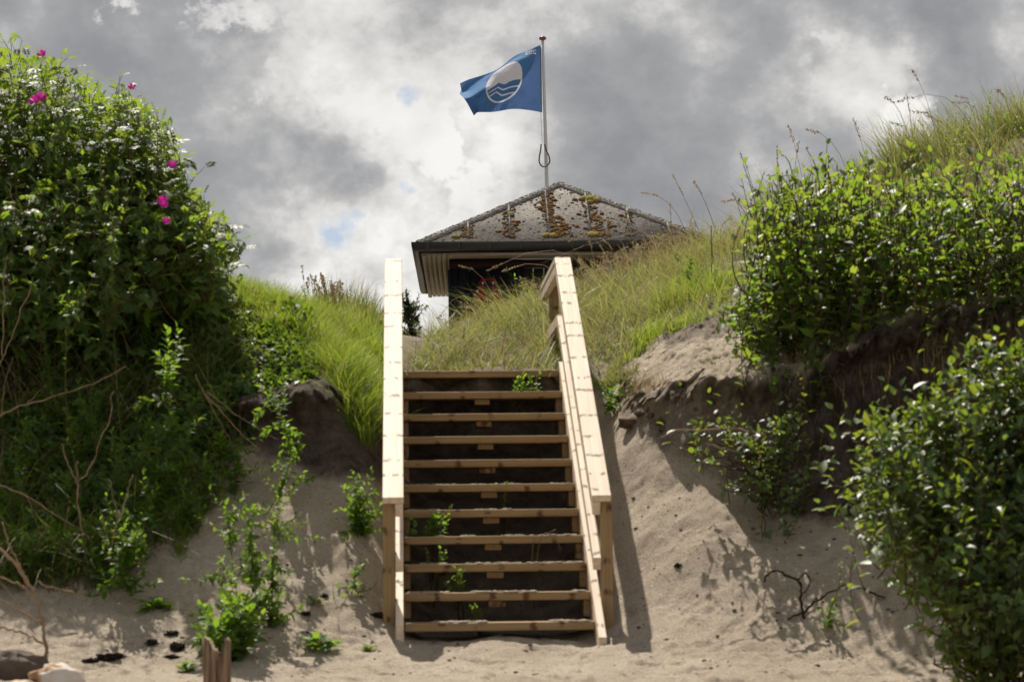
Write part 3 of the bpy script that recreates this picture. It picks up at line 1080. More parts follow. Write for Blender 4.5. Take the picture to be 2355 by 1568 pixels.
# soffit boards under the eaves
mb = MB()
ns = 5
for i in range(ns):
    a = GW + .01 + (OV - GW - .02) * i / ns
    w = (OV - GW - .02) / ns - .010
    mb.box(hp(a, GW, -.16 + (.0 if i else -.012)), hx * w, hy * (HDEP - 2 * GW), [0, 0, .018])
    mb.box(hp(HWID - a - w, GW, -.16), hx * w, hy * (HDEP - 2 * GW), [0, 0, .018])
for i in range(3):
    b = GW + .01 + (OV - GW - .02) * i / 3
    w = (OV - GW - .02) / 3 - .008
    mb.box(hp(OV, b, -.16), hx * (HWID - 2 * OV), hy * w, [0, 0, .018])
    mb.box(hp(OV, HDEP - b - w, -.16), hx * (HWID - 2 * OV), hy * w, [0, 0, .018])
mb.box(hp(GW + .005, GW - .004, -.138), hx * (HWID - 2 * GW - .01), hy * (HDEP - 2 * GW), [0, 0, .01])
mb.build("soffit", M_soffit, hut)
# gutter all round: half-round channel with mitred corners
prof = [(.0, .0), (.0, .012), (.006, .012)]
na = 10
arc = [(GW / 2 - GW / 2 * math.cos(a), -.005 - .105 * math.sin(a)) for a in np.linspace(0, math.pi * .97, na)]
inn = [(GW / 2 - (GW / 2 - .005) * math.cos(a), -.005 - .099 * math.sin(a)) for a in np.linspace(math.pi * .97, .0, na)]
prof = arc + [(GW, .01), (GW - .006, .01)] + inn + [(.008, .006), (0, .008)]
ring = []
for (ix, iy) in ((0, 0), (1, 0), (1, 1), (0, 1)):
    for o, z in prof:
        a = o if ix == 0 else HWID - o
        b = o if iy == 0 else HDEP - o
        ring.append(hp(a, b, z))
kp = len(prof)
Fg = []
for c in range(4):
    for q in range(kp):
        Fg.append([c * kp + q, c * kp + (q + 1) % kp, ((c + 1) % 4) * kp + (q + 1) % kp, ((c + 1) % 4) * kp + q])
gut = obj("gutter", np.array(ring), np.array(Fg), M_gutter, hut)
# brackets that hold it


def bracket(p, out, along):
    m_ = MB()
    V = []
    arcb = [(GW / 2 - (GW / 2 + .004) * math.cos(a), -.005 - .110 * math.sin(a)) for a in np.linspace(0, math.pi, 10)]
    for o, z in arcb:
        base = p + out * o + np.array([0, 0, z])
        V += [base - along * .016, base + along * .016]
    m_.add(V, None, [[2 * i, 2 * i + 1, 2 * i + 3, 2 * i + 2] for i in range(9)])
    return m_.build("bracket", M_gutter, gut)


for a in (.22, .62, 1.02, 1.42, 1.82, 2.22, 2.62, 3.02, 3.42, 3.75):
    bracket(hp(a, -.001, .004), hy, hx)
for b in np.arange(.25, HDEP, .42):
    bracket(hp(-.001, b, .004), hx, hy)
# roof
AP = (HWID / 2, HWID / 2)
rise = (1298 and float(at(1298, 415, 31.0 + HWID / 2)[2])) - EZ - .03
ro = .075
q0, q1, q2, q3 = hp(ro, ro, .015), hp(HWID - ro, ro, .015), hp(HWID - ro, HDEP - ro, .015), hp(ro, HDEP - ro, .015)
a0, a1 = hp(AP[0], AP[1], rise), hp(AP[0], HDEP - AP[1], rise)
lowz = np.array([0, 0, -.03])
roof = obj("roof", np.array([q0, q1, q2, q3, a0, a1, q0 + lowz, q1 + lowz, q2 + lowz, q3 + lowz]),
           [np.array([[0, 1, 4], [2, 3, 5]]), np.array([[1, 2, 5, 4], [3, 0, 4, 5], [0, 6, 7, 1], [1, 7, 8, 2], [2, 8, 9, 3], [3, 9, 6, 0], [6, 9, 8, 7]])], M_roof, hut)
fn = nrm(np.cross(q1 - q0, a0 - q0))
ln_ = nrm(np.cross(a0 - q0, q3 - q0))


def onroof(a, b, h=0.0):
    """front slope: a metres from its left corner, b = 0..1 up the slope"""
    p = q0 + (a0 - (q0 + q1) / 2) * b + (q1 - q0) * (a / np.linalg.norm(q1 - q0))
    return p + fn * h


WR = float(np.linalg.norm(q1 - q0))
bat_x = [WR / 2 + d for d in (-1.27, -.72, -.21, .33, .86, 1.36)]
for a in bat_x:
    top = 1 - abs(a - WR / 2) / (WR / 2)
    m_ = MB()
    p0, p1 = onroof(a, .055), onroof(a, max(.06, top - .03))
    w = hx * .022
    m_.add([p0 - w, p0 + w, p0 + fn * .028, p1 - w, p1 + w, p1 + fn * .028], [[0, 1, 2], [5, 4, 3]], [[1, 4, 5, 2], [3, 0, 2, 5]])
    m_.build("batten", M_roof, roof)
HIPS = []
for (pa, pb, n2) in ((q0, a0, ln_), (q1, a0, nrm(np.cross(q2 - q1, a0 - q1)))):
    m_ = MB()
    d = nrm(pb - pa)
    n_ = nrm(fn + n2)
    s1, s2 = nrm(np.cross(d, fn)), nrm(np.cross(n2, d))
    if s1 @ (hp(HWID / 2, 0, 0) - pa) < 0 and 0: pass
    s1 = nrm(np.cross(fn, d)); s1 = s1 if s1 @ (((q0 + q1) / 2) - pa) > 0 else -s1
    s2 = nrm(np.cross(n2, d)); s2 = s2 if s2 @ ((q3 if n2 is ln_ else q2) - pa) > 0 else -s2
    e = .0
    A_ = [pa + s1 * .11 + fn * .012, pa + n_ * .02, pa + s2 * .11 + n2 * .012]
    B_ = [pb + s1 * .11 + fn * .012, pb + n_ * .02, pb + s2 * .11 + n2 * .012]
    C_ = [pa + s1 * .11, pa + s2 * .11]
    D_ = [pb + s1 * .11, pb + s2 * .11]
    m_.add(A_ + B_ + C_ + D_, None, [[0, 1, 4, 3], [1, 2, 5, 4], [6, 0, 3, 8], [2, 7, 9, 5]])
    m_.build("hip_cap", M_roof, roof)
    HIPS.append((pa, pb, s1, s2, n_, n2))

ICO = None


def ico(sub=2):
    bm = bmesh.new()
    bmesh.ops.create_icosphere(bm, subdivisions=sub, radius=1)
    V = np.array([v.co for v in bm.verts]); Fs = np.array([[v.index for v in f.verts] for f in bm.faces])
    bm.free()
    return V, Fs


IV, IF = ico(2)


def lumps(name, P, rad, flat, mat_, parent, normal=None, jit=.35):
    n = len(P)
    rad = np.broadcast_to(rad, (n,))
    nn = np.array([0, 0, 1.0]) if normal is None else normal
    t1 = nrm(np.cross(nn, [0.3, 1, .2])); t2 = np.cross(nn, t1)
    k = len(IV)
    wob = 1 + jit * rng.normal(size=(n, k, 1)) * .3
    sx = (rad * (.75 + .6 * rng.random(n)))[:, None, None]
    sy = (rad * (.75 + .6 * rng.random(n)))[:, None, None]
    sz = (rad * flat)[:, None, None]
    V = P[:, None] + wob * (sx * IV[None, :, :1] * t1 + sy * IV[None, :, 1:2] * t2 + sz * IV[None, :, 2:] * nn)
    Fs = (IF[None] + (np.arange(n) * k)[:, None, None]).reshape(-1, 3)
    o = obj(name, V.reshape(-1, 3), Fs, mat_, parent, smooth=True)
    return o


# moss along the battens, cushions and scattered lichen
PO, RO, PG, RG = [], [], [], []
for j, a in enumerate(bat_x):
    top = 1 - abs(a - WR / 2) / (WR / 2) - .08
    dens = [90, 140, 330, 260, 60, 20][j]
    for _ in range(dens):
        b = .06 + (top - .06) * rng.random() ** (1.5 if j not in (2,) else 1.1)
        aa = a + rng.normal() * .05 + (abs(rng.normal()) * .15 * (b < .4) if j in (2, 3) else 0)
        (PO if rng.random() < [.7, .75, .8, .75, .4, .3][j] else PG).append(onroof(aa, b, .004))
    for _ in range(int(130 * top)):
        PG.append(onroof(a + rng.normal() * .015, .06 + (top - .06) * rng.random(), .02))
for _ in range(430):
    b = rng.random() ** 1.3 * .95
    a = WR / 2 + (rng.random() - .5) * WR * (1 - b)
    PG.append(onroof(a, b, .002))
PO, PG = np.array(PO), np.array(PG)
tag(lumps("moss", PO, .012 + .024 * rng.random(len(PO)) ** 2, .6, M_moss_o, roof, fn), kind="stuff")
rg = .005 + .018 * rng.random(len(PG)) ** 3
PH = []
for _ in range(2200):
    t = rng.random()
    pa, pb, s1, s2, n_, n2 = HIPS[int(rng.random() < .5)]
    r_ = rng.random() ** 1.2
    if rng.random() < .72: off_p = s1 * .12 * r_ + fn * .010 * r_ + n_ * .018 * (1 - r_)
    else: off_p = s2 * .10 * r_ + n2 * .010 * r_ + n_ * .018 * (1 - r_)
    PH.append(pa + (pb - pa) * t + off_p)
PH = np.array(PH)
tag(lumps("lichen", np.vstack([PG, PH]), np.concatenate([rg, .005 + .011 * rng.random(len(PH)) ** 2]), .55, M_lichen, roof, fn), kind="stuff")
cush = np.array([onroof(WR / 2 + .39, .69, .01), onroof(WR / 2 + .31, .70, .01), onroof(WR / 2 + .45, .67, .01), onroof(WR / 2 + .38, .64, .01), onroof(WR / 2 - .70, .44, .01), onroof(WR / 2 - 1.43, .07, .01), onroof(WR / 2 - .88, .16, .01), onroof(WR / 2 - .25, .08, .01), onroof(WR / 2 - .17, .08, .01), onroof(WR / 2 + .36, .09, .01)])
for c_, r_ in zip(cush, [.11, .085, .08, .07, .065, .06, .04, .07, .06, .07]):
    lumps("moss_cushion", c_[None], np.array([r_]), .42, M_moss_y, roof, fn, .12)

# rescue float on the wall
RC = at(1121, 668, 31.0)
fx = lambda a, z, d=0.0: hp(0, OV, 0) * 0 + np.array([RC[0], 0, RC[2]]) + hx * a + np.array([0, 0, z]) + np.array([0, (hp(0, OV - .012 - d, 0)[1] + 0), 0])
res = thing("rescue_float", "red moulded rescue float with black straps hanging on the dark hut wall", "rescue float", fx(0, -.12, .03))
outline = [(-.20, -.30), (-.205, -.12), (-.175, .0), (-.15, .09), (-.115, .165), (-.06, .205), (0, .22), (.06, .205), (.115, .165), (.15, .09), (.175, .0), (.205, -.12), (.20, -.30)]
m_ = MB()
ol = smoothpath([(a, 0, z) for a, z in outline], 4)
k = len(ol)
layers = [(1.0, .0), (1.0, .045), (.93, .075), (.80, .085), (.0, .088)]
V = []
for sc, dpt in layers:
    for a, _, z in ol:
        V.append(fx(a * sc, (z + .04) * sc - .04, dpt))
Fq = []
for li in range(len(layers) - 1):
    for q in range(k):
        Fq.append([li * k + q, li * k + (q + 1) % k, (li + 1) * k + (q + 1) % k, (li + 1) * k + q])
m_.add(V, None, Fq)
m_.build("body", M_redp, res, smooth=True)
for pts, r_ in (([(-.19, -.05), (-.14, .10), (-.08, .13), (-.04, .13)], .013), ([(.19, -.05), (.15, .10), (.09, .13), (.04, .13)], .013), ([(-.03, .14), (-.035, .08), (0, .05), (.035, .08), (.03, .14), (0, .15), (-.03, .14)], .026), ([(0, .02), (0, -.08), (.01, -.25)], .018)):
    m2 = MB()
    m2.tube(smoothpath([fx(a, z, .090) for a, z in pts], 5), r_, 6)
    m2.build("strap", M_black, res, smooth=True)
for a, z in ((-.062, .135), (.07, .135), (-.135, .035), (.15, .04)):
    m2 = MB()
    th = np.linspace(0, 2 * np.pi, 13)
    m2.tube([fx(a + .011 * math.cos(t), z + .011 * math.sin(t), .10) for t in th], .005, 5, cap=False)
    m2.build("eyelet", M_ring, res, smooth=True)

# ------------------------------------------------------------------ flag pole and flag
PD = 38.0
ptop, pbot = at(1247.5, 92, PD), at(1257.5, 440, PD)
pdir = nrm(pbot - ptop)
pb0 = ptop + pdir * ((ptop[2] - float(zat(pbot[0], PD)) + .3) / -pdir[2])
pole = thing("flagpole", "pale grey flagpole with a red knob rising behind the hut roof", "flagpole", pb0)
m_ = MB()
tt = np.linspace(0, 1, 14)
m_.tube(ptop + (pb0 - ptop) * tt[:, None], .0215 + .026 * tt, 16)
m_.build("pole", M_pole, pole, smooth=True)
kc = ptop - pdir * .005
up_ = -pdir
prof_k = [(0, .050), (.025, .048), (.045, .040), (.056, .026), (.059, .010), (.052, -.006), (.036, -.014), (.022, -.018), (0, -.018)]
V, Fq = [], []
ka = 20
xk = nrm(np.cross(up_, [0, 1, 0])); yk = np.cross(up_, xk)
for r_, h_ in prof_k:
    for q in range(ka):
        a = q / ka * 2 * np.pi
        V.append(kc + up_ * h_ + (xk * math.cos(a) + yk * math.sin(a)) * r_)
for i in range(len(prof_k) - 1):
    for q in range(ka):
        Fq.append([i * ka + q, i * ka + (q + 1) % ka, (i + 1) * ka + (q + 1) % ka, (i + 1) * ka + q])
obj("knob", np.array(V), np.array(Fq), M_knob, pole, smooth=True)
m_ = MB()
m_.tube([at(1244, 100, PD), at(1241.5, 107, PD), at(1243, 258, PD), at(1246.5, 329, PD)], .0035, 5)
m_.build("halyard", M_rope, pole)
m_ = MB()
loop = [(1244, 332), (1243, 345), (1240.5, 358), (1239.5, 371), (1243, 380), (1250, 384), (1258, 381), (1263.5, 373), (1262, 360), (1256, 347), (1252, 332)]
lp = [at(u, v, PD - .11 + (.09 if 3 < i < 7 else 0) * 0) for i, (u, v) in enumerate(loop)]
m_.tube(smoothpath(lp, 5), .0115, 8)
m_.build("halyard_weight", M_rubber, pole, smooth=True)

FT = np.array([0, .15, .3, .5, .7, .8, .9, 1])
FS = np.array([0, .15, .35, .55, .75, .9, 1])
net = {
    0: [(1855, 1388), (1853, 1212), (1850, 1035), (1847, 800), (1844, 560), (1842, 442), (1840, 325), (1838, 212)],
    .15: [(1640, 1352), (1645, 1180), (1650, 1000), (1655, 760), (1650, 540), (1640, 430), (1632, 345), (1650, 296)],
    .35: [(1350, 1332), (1362, 1160), (1380, 985), (1400, 760), (1412, 560), (1400, 488), (1365, 462), (1400, 402)],
    .55: [(1030, 1382), (1060, 1220), (1095, 1060), (1140, 885), (1125, 730), (1090, 676), (1085, 655), (1105, 625)],
    .75: [(775, 1388), (800, 1235), (835, 1100), (865, 965), (835, 882), (800, 862), (810, 800), (835, 738)],
    .9: [(722, 1402), (680, 1310), (655, 1225), (610, 1115), (570, 1020), (545, 985), (535, 915), (560, 825)],
    1: [(678, 1448), (615, 1330), (572, 1250), (500, 1140), (432, 1058), (452, 1000), (448, 950), (433, 885)],
}
dep = {
    0: [0, 0, 0, 0, 0, 0, 0, 0],
    .15: [.02, .03, .03, .02, .02, .06, .14, .20],
    .35: [-.04, -.03, 0, .02, .05, .12, .30, .34],
    .55: [.08, .07, .05, .05, .10, .20, .38, .42],
    .75: [-.05, -.04, .0, .05, .30, .44, .54, .56],
    .9: [.05, .05, .05, .06, .54, .64, .68, .66],
    1: [-.02, 0, .02, .04, .56, .66, .68, .64],
}


def herm(xs, Y, x):
    xs = np.asarray(xs, float); Y = np.asarray(Y, float)
    m = np.gradient(Y, xs, axis=0)
    k = np.clip(np.searchsorted(xs, x, side="right") - 1, 0, len(xs) - 2)
    h = (xs[k + 1] - xs[k]); t = ((x - xs[k]) / h)
    sh = (-1,) + (1,) * (Y.ndim - 1)
    t, h = t.reshape(sh), h.reshape(sh)
    return (2 * t ** 3 - 3 * t ** 2 + 1) * Y[k] + (t ** 3 - 2 * t ** 2 + t) * h * m[k] + (-2 * t ** 3 + 3 * t ** 2) * Y[k + 1] + (t ** 3 - t ** 2) * h * m[k + 1]


NS, NTT = 260, 180
Yn = np.array([[(*net[s][j], dep[s][j]) for j in range(8)] for s in FS])       # (7,8,3)
A1 = herm(FS, Yn, np.linspace(0, 1, NS))                                       # (NS,8,3)
A2 = herm(FT, np.swapaxes(A1, 0, 1), np.linspace(0, 1, NTT))                   # (NTT,NS,3)
G = np.swapaxes(A2, 0, 1)
ss, tt = np.meshgrid(np.linspace(0, 1, NS), np.linspace(0, 1, NTT), indexing="ij")
u_ = (1700 + G[..., 0] / 4.48) * .5885
v_ = (130 + G[..., 1] / 4.48) * .5885
Dd = PD - .03 + G[..., 2] + ss * (.030 * np.sin(9 * ss + 5 * tt + .6) + .018 * np.sin(23 * ss - 11 * tt) * (1 - tt) + .05 * fbm(ss * 6, tt * 4, 3)) + .055 * ss ** .5 * fbm(ss * 9 + 40, tt * 5, 3) * (1.05 - tt) + .03 * np.clip(1 - np.abs(ss + .35 * tt - .50) * 14, 0, 1) * (1 - tt)
PF = np.stack([at(0, 0, 1)] * 1)  # placeholder row, replaced below
dirs = _f + ((u_ - CX) / F)[..., None] * _r - ((v_ - CY) / F)[..., None] * _u
PF = C0 + dirs * (Dd / dirs[..., 1])[..., None]
fl = thing("flag", "blue flag with a white round wave emblem flying from the flagpole", "flag", PF[0, 0])
I, J = np.meshgrid(np.arange(NS - 1), np.arange(NTT - 1), indexing="ij")
Fq = np.stack([I * NTT + J, (I + 1) * NTT + J, (I + 1) * NTT + J + 1, I * NTT + J + 1], -1).reshape(-1, 4)
cloth = obj("cloth", PF.reshape(-1, 3), Fq, M_flag, fl, smooth=True)
xx, yy = ss * 1.5, tt
ink = np.zeros_like(ss)
rr = np.hypot((xx - .74) * .98, yy - .49)
disc = rr < .355
ring_ = disc & (rr > .328)
tw = np.interp(ss, [.30, .49, .575, .70, .76], [.445, .44, .53, .405, .375])
lower = yy < tw
l1 = np.abs(yy - (tw - .10)) < .012
l2 = np.abs(yy - (tw - .195)) < .012
ink[disc & ~lower] = 1
ink[ring_] = 1
ink[disc & (l1 | l2)] = 1


def stroke(pts, w):
    d = np.full(ss.shape, 9.)
    for (ax, ay), (bx, by) in zip(pts[:-1], pts[1:]):
        px, py = xx - ax, yy - ay
        bx, by = bx - ax, by - ay
        h = np.clip((px * bx + py * by) / (bx * bx + by * by + 1e-9), 0, 1)
        d = np.minimum(d, np.hypot(px - bx * h, py - by * h))
    ink[d < w] = 1


two = [(0, .75), (.12, .95), (.35, 1), (.58, .93), (.62, .72), (.45, .45), (0, 0), (.66, 0)]
zero = [(.33, 0), (.10, .15), (.02, .5), (.10, .85), (.33, 1), (.56, .85), (.64, .5), (.56, .15), (.33, 0)]
for g_, x_ in ((two, .085), (zero, .158), (two, .231)):
    stroke([(x_ + .085 * a, .865 + .072 * b) for a, b in g_], .0085)
a_ = cloth.data.attributes.new("ink", "FLOAT", "POINT")
a_.data.foreach_set("value", ink.astype(np.float32).ravel())
hb = MB()
hem = PF[0, ::6]
for off in (0,):
    hb.tube(hem + np.array([.006, 0, 0]), .009, 6)
hb.build("hoist_rope", M_rubber, fl)
# ------------------------------------------------------------------ ground cover and grasses
def grass_obj(name, kind_poly, d0, d1, n, h, w, lean_s, bend, material, wind=(0., 0.), clump=None, nseg=4, hpow=1.0):
    P = scatter(kind_poly, d0, d1, n, clump=clump, ragged=60 if name == "bank_grass" else 18)
    n = len(P)
    # tufts: pull the blades towards tuft centres
    P[:, :2] += rng.normal(size=(n, 2)) * .012
    P[:, 2] = zat(P[:, 0], P[:, 1]) - .015
    H = h[0] + (h[1] - h[0]) * rng.random(n) ** hpow
    H *= np.clip(.8 + 1.1 * fbm(P[:, 0] * 2.3, P[:, 1] * 2.3, 2), .45, 1.35)
    tuft = 1.3 * np.stack([fbm(P[:, 0] * 3.1 + 40, P[:, 1] * 3.1, 2), fbm(P[:, 0] * 3.1, P[:, 1] * 3.1 + 70, 2)], -1)
    V, Fs, C = blades(P, H, w * (.45 + 1.1 * rng.random(n) ** 2), rng.normal(size=(n, 2)) * lean_s + tuft * lean_s * 1.6 + np.array(wind), np.abs(rng.normal(size=n)) * bend, nseg)
    o = obj(name, V, Fs, material)
    tag(o, kind="stuff")
    return o, C


P_mound = [(930, 880), (925, 840), (985, 790), (1030, 740), (1100, 705), (1260, 660), (1480, 600), (1700, 470), (1900, 380), (2100, 300), (2400, 200), (2700, 150), (3500, 60), (3500, 640), (1950, 560), (1730, 600), (1690, 690), (1600, 725), (1500, 770), (1420, 830), (1385, 890), (1330, 880)]
grass_obj("dune_grass", P_mound, 15.0, 19.5, 42000, (.06, .34), .0060, .36, .6, M_grass, (-.10, 0), hpow=2.2)
grass_obj("dune_grass", P_mound, 19.5, 27, 52000, (.08, .42), .0065, .34, .6, M_grass, (-.12, 0), hpow=2.2)
grass_obj("dry_grass", P_mound, 15.7, 26, 20000, (.08, .32), .0055, .40, .6, M_straw, (-.10, 0), clump=.9)
grass_obj("coarse_grass", P_mound, 15.7, 20, 2600, (.16, .42), .011, .40, .9, M_grass, (-.12, 0), clump=1.4, nseg=6)
grass_obj("coarse_grass", P_mound, 20, 26, 2600, (.20, .50), .012, .36, .9, M_straw, (-.12, 0), clump=1.2, nseg=6)
P_greenR = [(1440, 840), (1470, 770), (1500, 720), (1600, 665), (1700, 640), (1690, 700), (1600, 740), (1530, 775), (1470, 830), (1420, 880), (1400, 870)]
grass_obj("horsetail", P_greenR, 15.2, 18.5, 2600, (.10, .24), .0065, .22, .25, M_horse, (-.03, 0), clump=1.6)
# left ridge: soft bright horsetail, marram along the skyline
P_ridge = [(420, 640), (560, 620), (650, 650), (770, 720), (895, 770), (895, 1010), (810, 1000), (770, 930), (745, 850), (690, 800), (570, 730), (450, 690)]
grass_obj("horsetail", P_ridge, 14.2, 18.5, 28000, (.06, .22), .0042, .24, .35, M_horse, (.06, -.03), hpow=1.3)
grass_obj("horsetail", [(760, 820), (895, 800), (895, 1050), (830, 1020), (785, 960)], 14.0, 16.0, 6500, (.08, .22), .0042, .38, .5, M_horse, (.02, -.15))
grass_obj("dry_grass", P_ridge, 14.2, 18.5, 2600, (.06, .24), .0045, .4, .6, M_straw, (.05, -.05))
P_sky = [(560, 640), (640, 670), (760, 740), (890, 790), (890, 740), (760, 690), (640, 630), (560, 600)]
grass_obj("marram_grass", P_sky, 16.0, 19.5, 1500, (.14, .36), .0075, .22, .12, M_grass, (.10, 0), clump=1.3)
grass_obj("marram_grass", [(1640, 560), (1700, 470), (1900, 390), (2100, 310), (2400, 220), (2400, 320), (2100, 400), (1900, 450), (1720, 540)], 15.8, 22, 4200, (.15, .50), .0075, .25, .25, M_grass, (-.12, 0), clump=1.1)
# low leafy cover on the shaded left bank
P_ivy = [(-500, 600), (430, 650), (520, 705), (640, 770), (740, 830), (770, 880), (690, 900), (600, 935), (560, 1000), (530, 1060), (420, 1140), (330, 1230), (250, 1290), (130, 1330), (-500, 1330)]
P = scatter(P_ivy, 12.8, 16.5, 44000, clump=2.4, ragged=60)
n = len(P)
P[:, 2] = zat(P[:, 0], P[:, 1]) + .015 + (.02 + .34 * np.clip(fbm(P[:, 0] * 3.7, P[:, 1] * 3.7, 3) + .05, 0, 1)) * rng.random(n)
ax = rand_dirs(n, .15); ax[:, 1] -= .35
up = rand_dirs(n, 1.2); up[:, 1] -= .6
V, Fs = place(LEAF_S, LEAF_SF, P, ax, up, .026 + .034 * rng.random(n))
tag(obj("ivy_ground_cover", V, Fs, M_leafD), kind="stuff")
P = scatter([(560, 740), (640, 770), (760, 850), (780, 900), (740, 910), (640, 820), (470, 740), (400, 690), (450, 690)], 13.9, 16.3, 2200)
n = len(P)
P[:, 2] += .015 + .03 * rng.random(n)
V, Fs = place(LEAF_S, LEAF_SF, P, rand_dirs(n, .2), rand_dirs(n, 1.0), .018 + .020 * rng.random(n))
tag(obj("ivy_ground_cover", V, Fs, M_leafD), kind="stuff")
grass_obj("bank_grass", [(-500, 620), (430, 640), (560, 730), (600, 900), (430, 1100), (300, 1270), (-500, 1340)], 12.9, 16.5, 2600, (.10, .30), .0065, .35, .7, M_grass, (.02, -.12), clump=1.6)
grass_obj("dry_grass", [(-500, 680), (430, 690), (620, 900), (640, 1010), (430, 1130), (300, 1290), (-500, 1340)], 12.9, 16.0, 1700, (.12, .40), .0050, .45, .8, M_straw, (.05, -.25), clump=1.9)
# sparse growth at the foot of the flight and roots under the turf of the scarps
grass_obj("dry_grass", [(1400, 860), (1500, 900), (1620, 895), (1790, 880), (1900, 840), (2100, 760), (2500, 720), (2500, 800), (2100, 860), (1850, 960), (1500, 960), (1400, 910)], 13.4, 15.2, 1500, (.05, .16), .0035, .4, -1.6, M_straw, (0, -.5))
grass_obj("bank_grass", [(1340, 860), (1400, 850), (1470, 790), (1480, 830), (1440, 880), (1400, 900)], 14.6, 17, 1500, (.07, .20), .006, .3, .4, M_grass)


def seedheads(name, label_kind, pts, h, headlen, material, heads=26, spread=.010, droop=.25, stalk=.0028):
    """flowering grass: stalks with a head of many small seeds at the tip"""
    n = len(pts)
    H = h[0] + (h[1] - h[0]) * rng.random(n)
    lean = rng.normal(size=(n, 2)) * .16 + np.array([-.10, 0])
    ts = np.linspace(0, 1, 7)
    b = droop * np.abs(rng.normal(size=n))
    l3 = np.concatenate([lean, np.zeros((n, 1))], 1)
    ld = nrm(l3)
    C = pts[:, None] + H[:, None, None] * (ts[None, :, None] * np.array([0, 0, 1.]) + ts[None, :, None] * l3[:, None] + (b[:, None] * ts[None] ** 3)[..., None] * ld[:, None])
    C[:, :, 2] -= (H * b)[:, None] * .8 * ts[None] ** 4
    SV, SF = stems_mesh(C, stalk, stalk * .5, 4)
    mbs = MB(); mbs.add(SV, None, SF)
    o1 = mbs.build(name, M_straw)
    # head seeds
    hl = headlen * (.7 + .6 * rng.random(n))
    f = rng.random((n, heads))
    tip, pre = C[:, -1], C[:, -2]
    d = nrm(tip - pre)
    pos = tip[:, None] - d[:, None] * (hl[:, None] * f)[..., None] + rng.normal(size=(n, heads, 3)) * spread * (.3 + np.sin(np.pi * np.clip(f, .05, 1)))[..., None]
    ax = d[:, None] + .45 * rng.normal(size=(n, heads, 3))
    V, Fs = place(LEAF_S, LEAF_SF, pos.reshape(-1, 3), ax.reshape(-1, 3), rng.normal(size=(n * heads, 3)), .010 + .007 * rng.random(n * heads))
    o2 = obj(name, V, Fs, material)
    tag(o1, kind="stuff"); tag(o2, kind="stuff")


P = scatter([(1010, 760), (1100, 715), (1260, 665), (1480, 610), (1600, 555), (1600, 640), (1400, 700), (1100, 790)], 20, 26.5, 560)
seedheads("seed_grass", "", P, (.20, .42), .13, M_seed, 30, .009, .7)
P = scatter([(1020, 770), (1100, 720), (1260, 680), (1480, 620), (1700, 520), (1700, 600), (1400, 700), (1100, 780)], 20, 26, 30)
seedheads("marram_seed_grass", "", P, (.45, .85), .16, M_straw, 44, .006, .45, .0035)
P = scatter([(1600, 560), (1700, 480), (1900, 390), (2100, 310), (2350, 240), (2350, 320), (2100, 400), (1900, 460), (1700, 560)], 16.5, 21.5, 30)
seedheads("marram_seed_grass", "", P, (.4, .8), .15, M_seed, 40, .0055, .4, .0032)
P = scatter([(590, 660), (650, 680), (760, 740), (830, 780), (830, 750), (760, 710), (650, 640), (590, 620)], 16.5, 19, 60)
seedheads("marram_seed_grass", "", P, (.2, .38), .10, M_seed, 30, .006, .05, .003)

# ------------------------------------------------------------------ shrubs
def front(D):
    return D


def rose(label, poly, d0, d1, n, base, cen, group="rose bushes on the left bank", leaf=.135, slen=.34):
    tips = volume(poly, d0 + .25, d1 + .25, n, slope=.55)
    return bush("rose_bush", label, "rose bush", base, tips, cen, leaf, 1.0, 6, slen, M_leafRose, M_bark, COMP, COMPF, spike=.025, up=.55, outw=.75, angle=1.15, nb=10, group=group, stem_r=.004)


rosA = rose("dense wild rose bush at the top left with a double pink bloom", [(-260, 70), (-60, 75), (10, 85), (60, 125), (120, 155), (205, 180), (232, 215), (240, 300), (220, 430), (-260, 480)], 15.0, 17.0, 950, ground(60, 16.2), at(60, 420, 16.4))
rosB = rose("wild rose bush on the left skyline with one pink bloom on its top", [(225, 240), (255, 225), (335, 235), (372, 315), (420, 410), (455, 480), (440, 560), (300, 560), (210, 470)], 14.8, 16.6, 760, ground(330, 16.0), at(310, 500, 16.2))
rosC = rose("lower wild rose bush beside the bright grass ridge with two deep pink blooms", [(420, 440), (460, 480), (500, 535), (525, 565), (500, 598), (420, 600), (340, 620), (320, 540), (370, 460)], 14.6, 16.2, 540, ground(430, 15.6), at(400, 600, 15.9))
rosD = rose("shaded wild rose thicket under the tall rose bushes at the left edge", [(-300, 430), (220, 430), (330, 560), (340, 680), (200, 690), (-300, 700)], 14.3, 16.0, 850, ground(70, 15.4), at(70, 640, 15.8))


def petal_flower(parent, c, look, r, n=5, material=None, name="flower"):
    look = nrm(np.asarray(look, float))
    x = nrm(np.cross(look, [0.2, .1, 1])); y = np.cross(look, x)
    V, Fs = [], []
    for k in range(n):
        a = 2 * np.pi * k / n + rng.random() * .3
        d = x * math.cos(a) + y * math.sin(a)
        s = np.cross(look, d)
        b = len(V)
        grid = [(0, 0), (.45, .32), (.85, .42), (1.0, .2)]
        for t, w in grid:
            lift = .55 * t * t + .12 * rng.random()
            for q in (-1, 0, 1):
                V.append(c + r * (d * t + s * w * q + look * (lift + .10 * abs(q) * t)))
        for i in range(3):
            for q in range(2):
                Fs.append([b + i * 3 + q, b + i * 3 + q + 1, b + (i + 1) * 3 + q + 1, b + (i + 1) * 3 + q])
    o = obj(name, np.array(V), np.array(Fs), material or M_petal, parent, smooth=True)
    return o


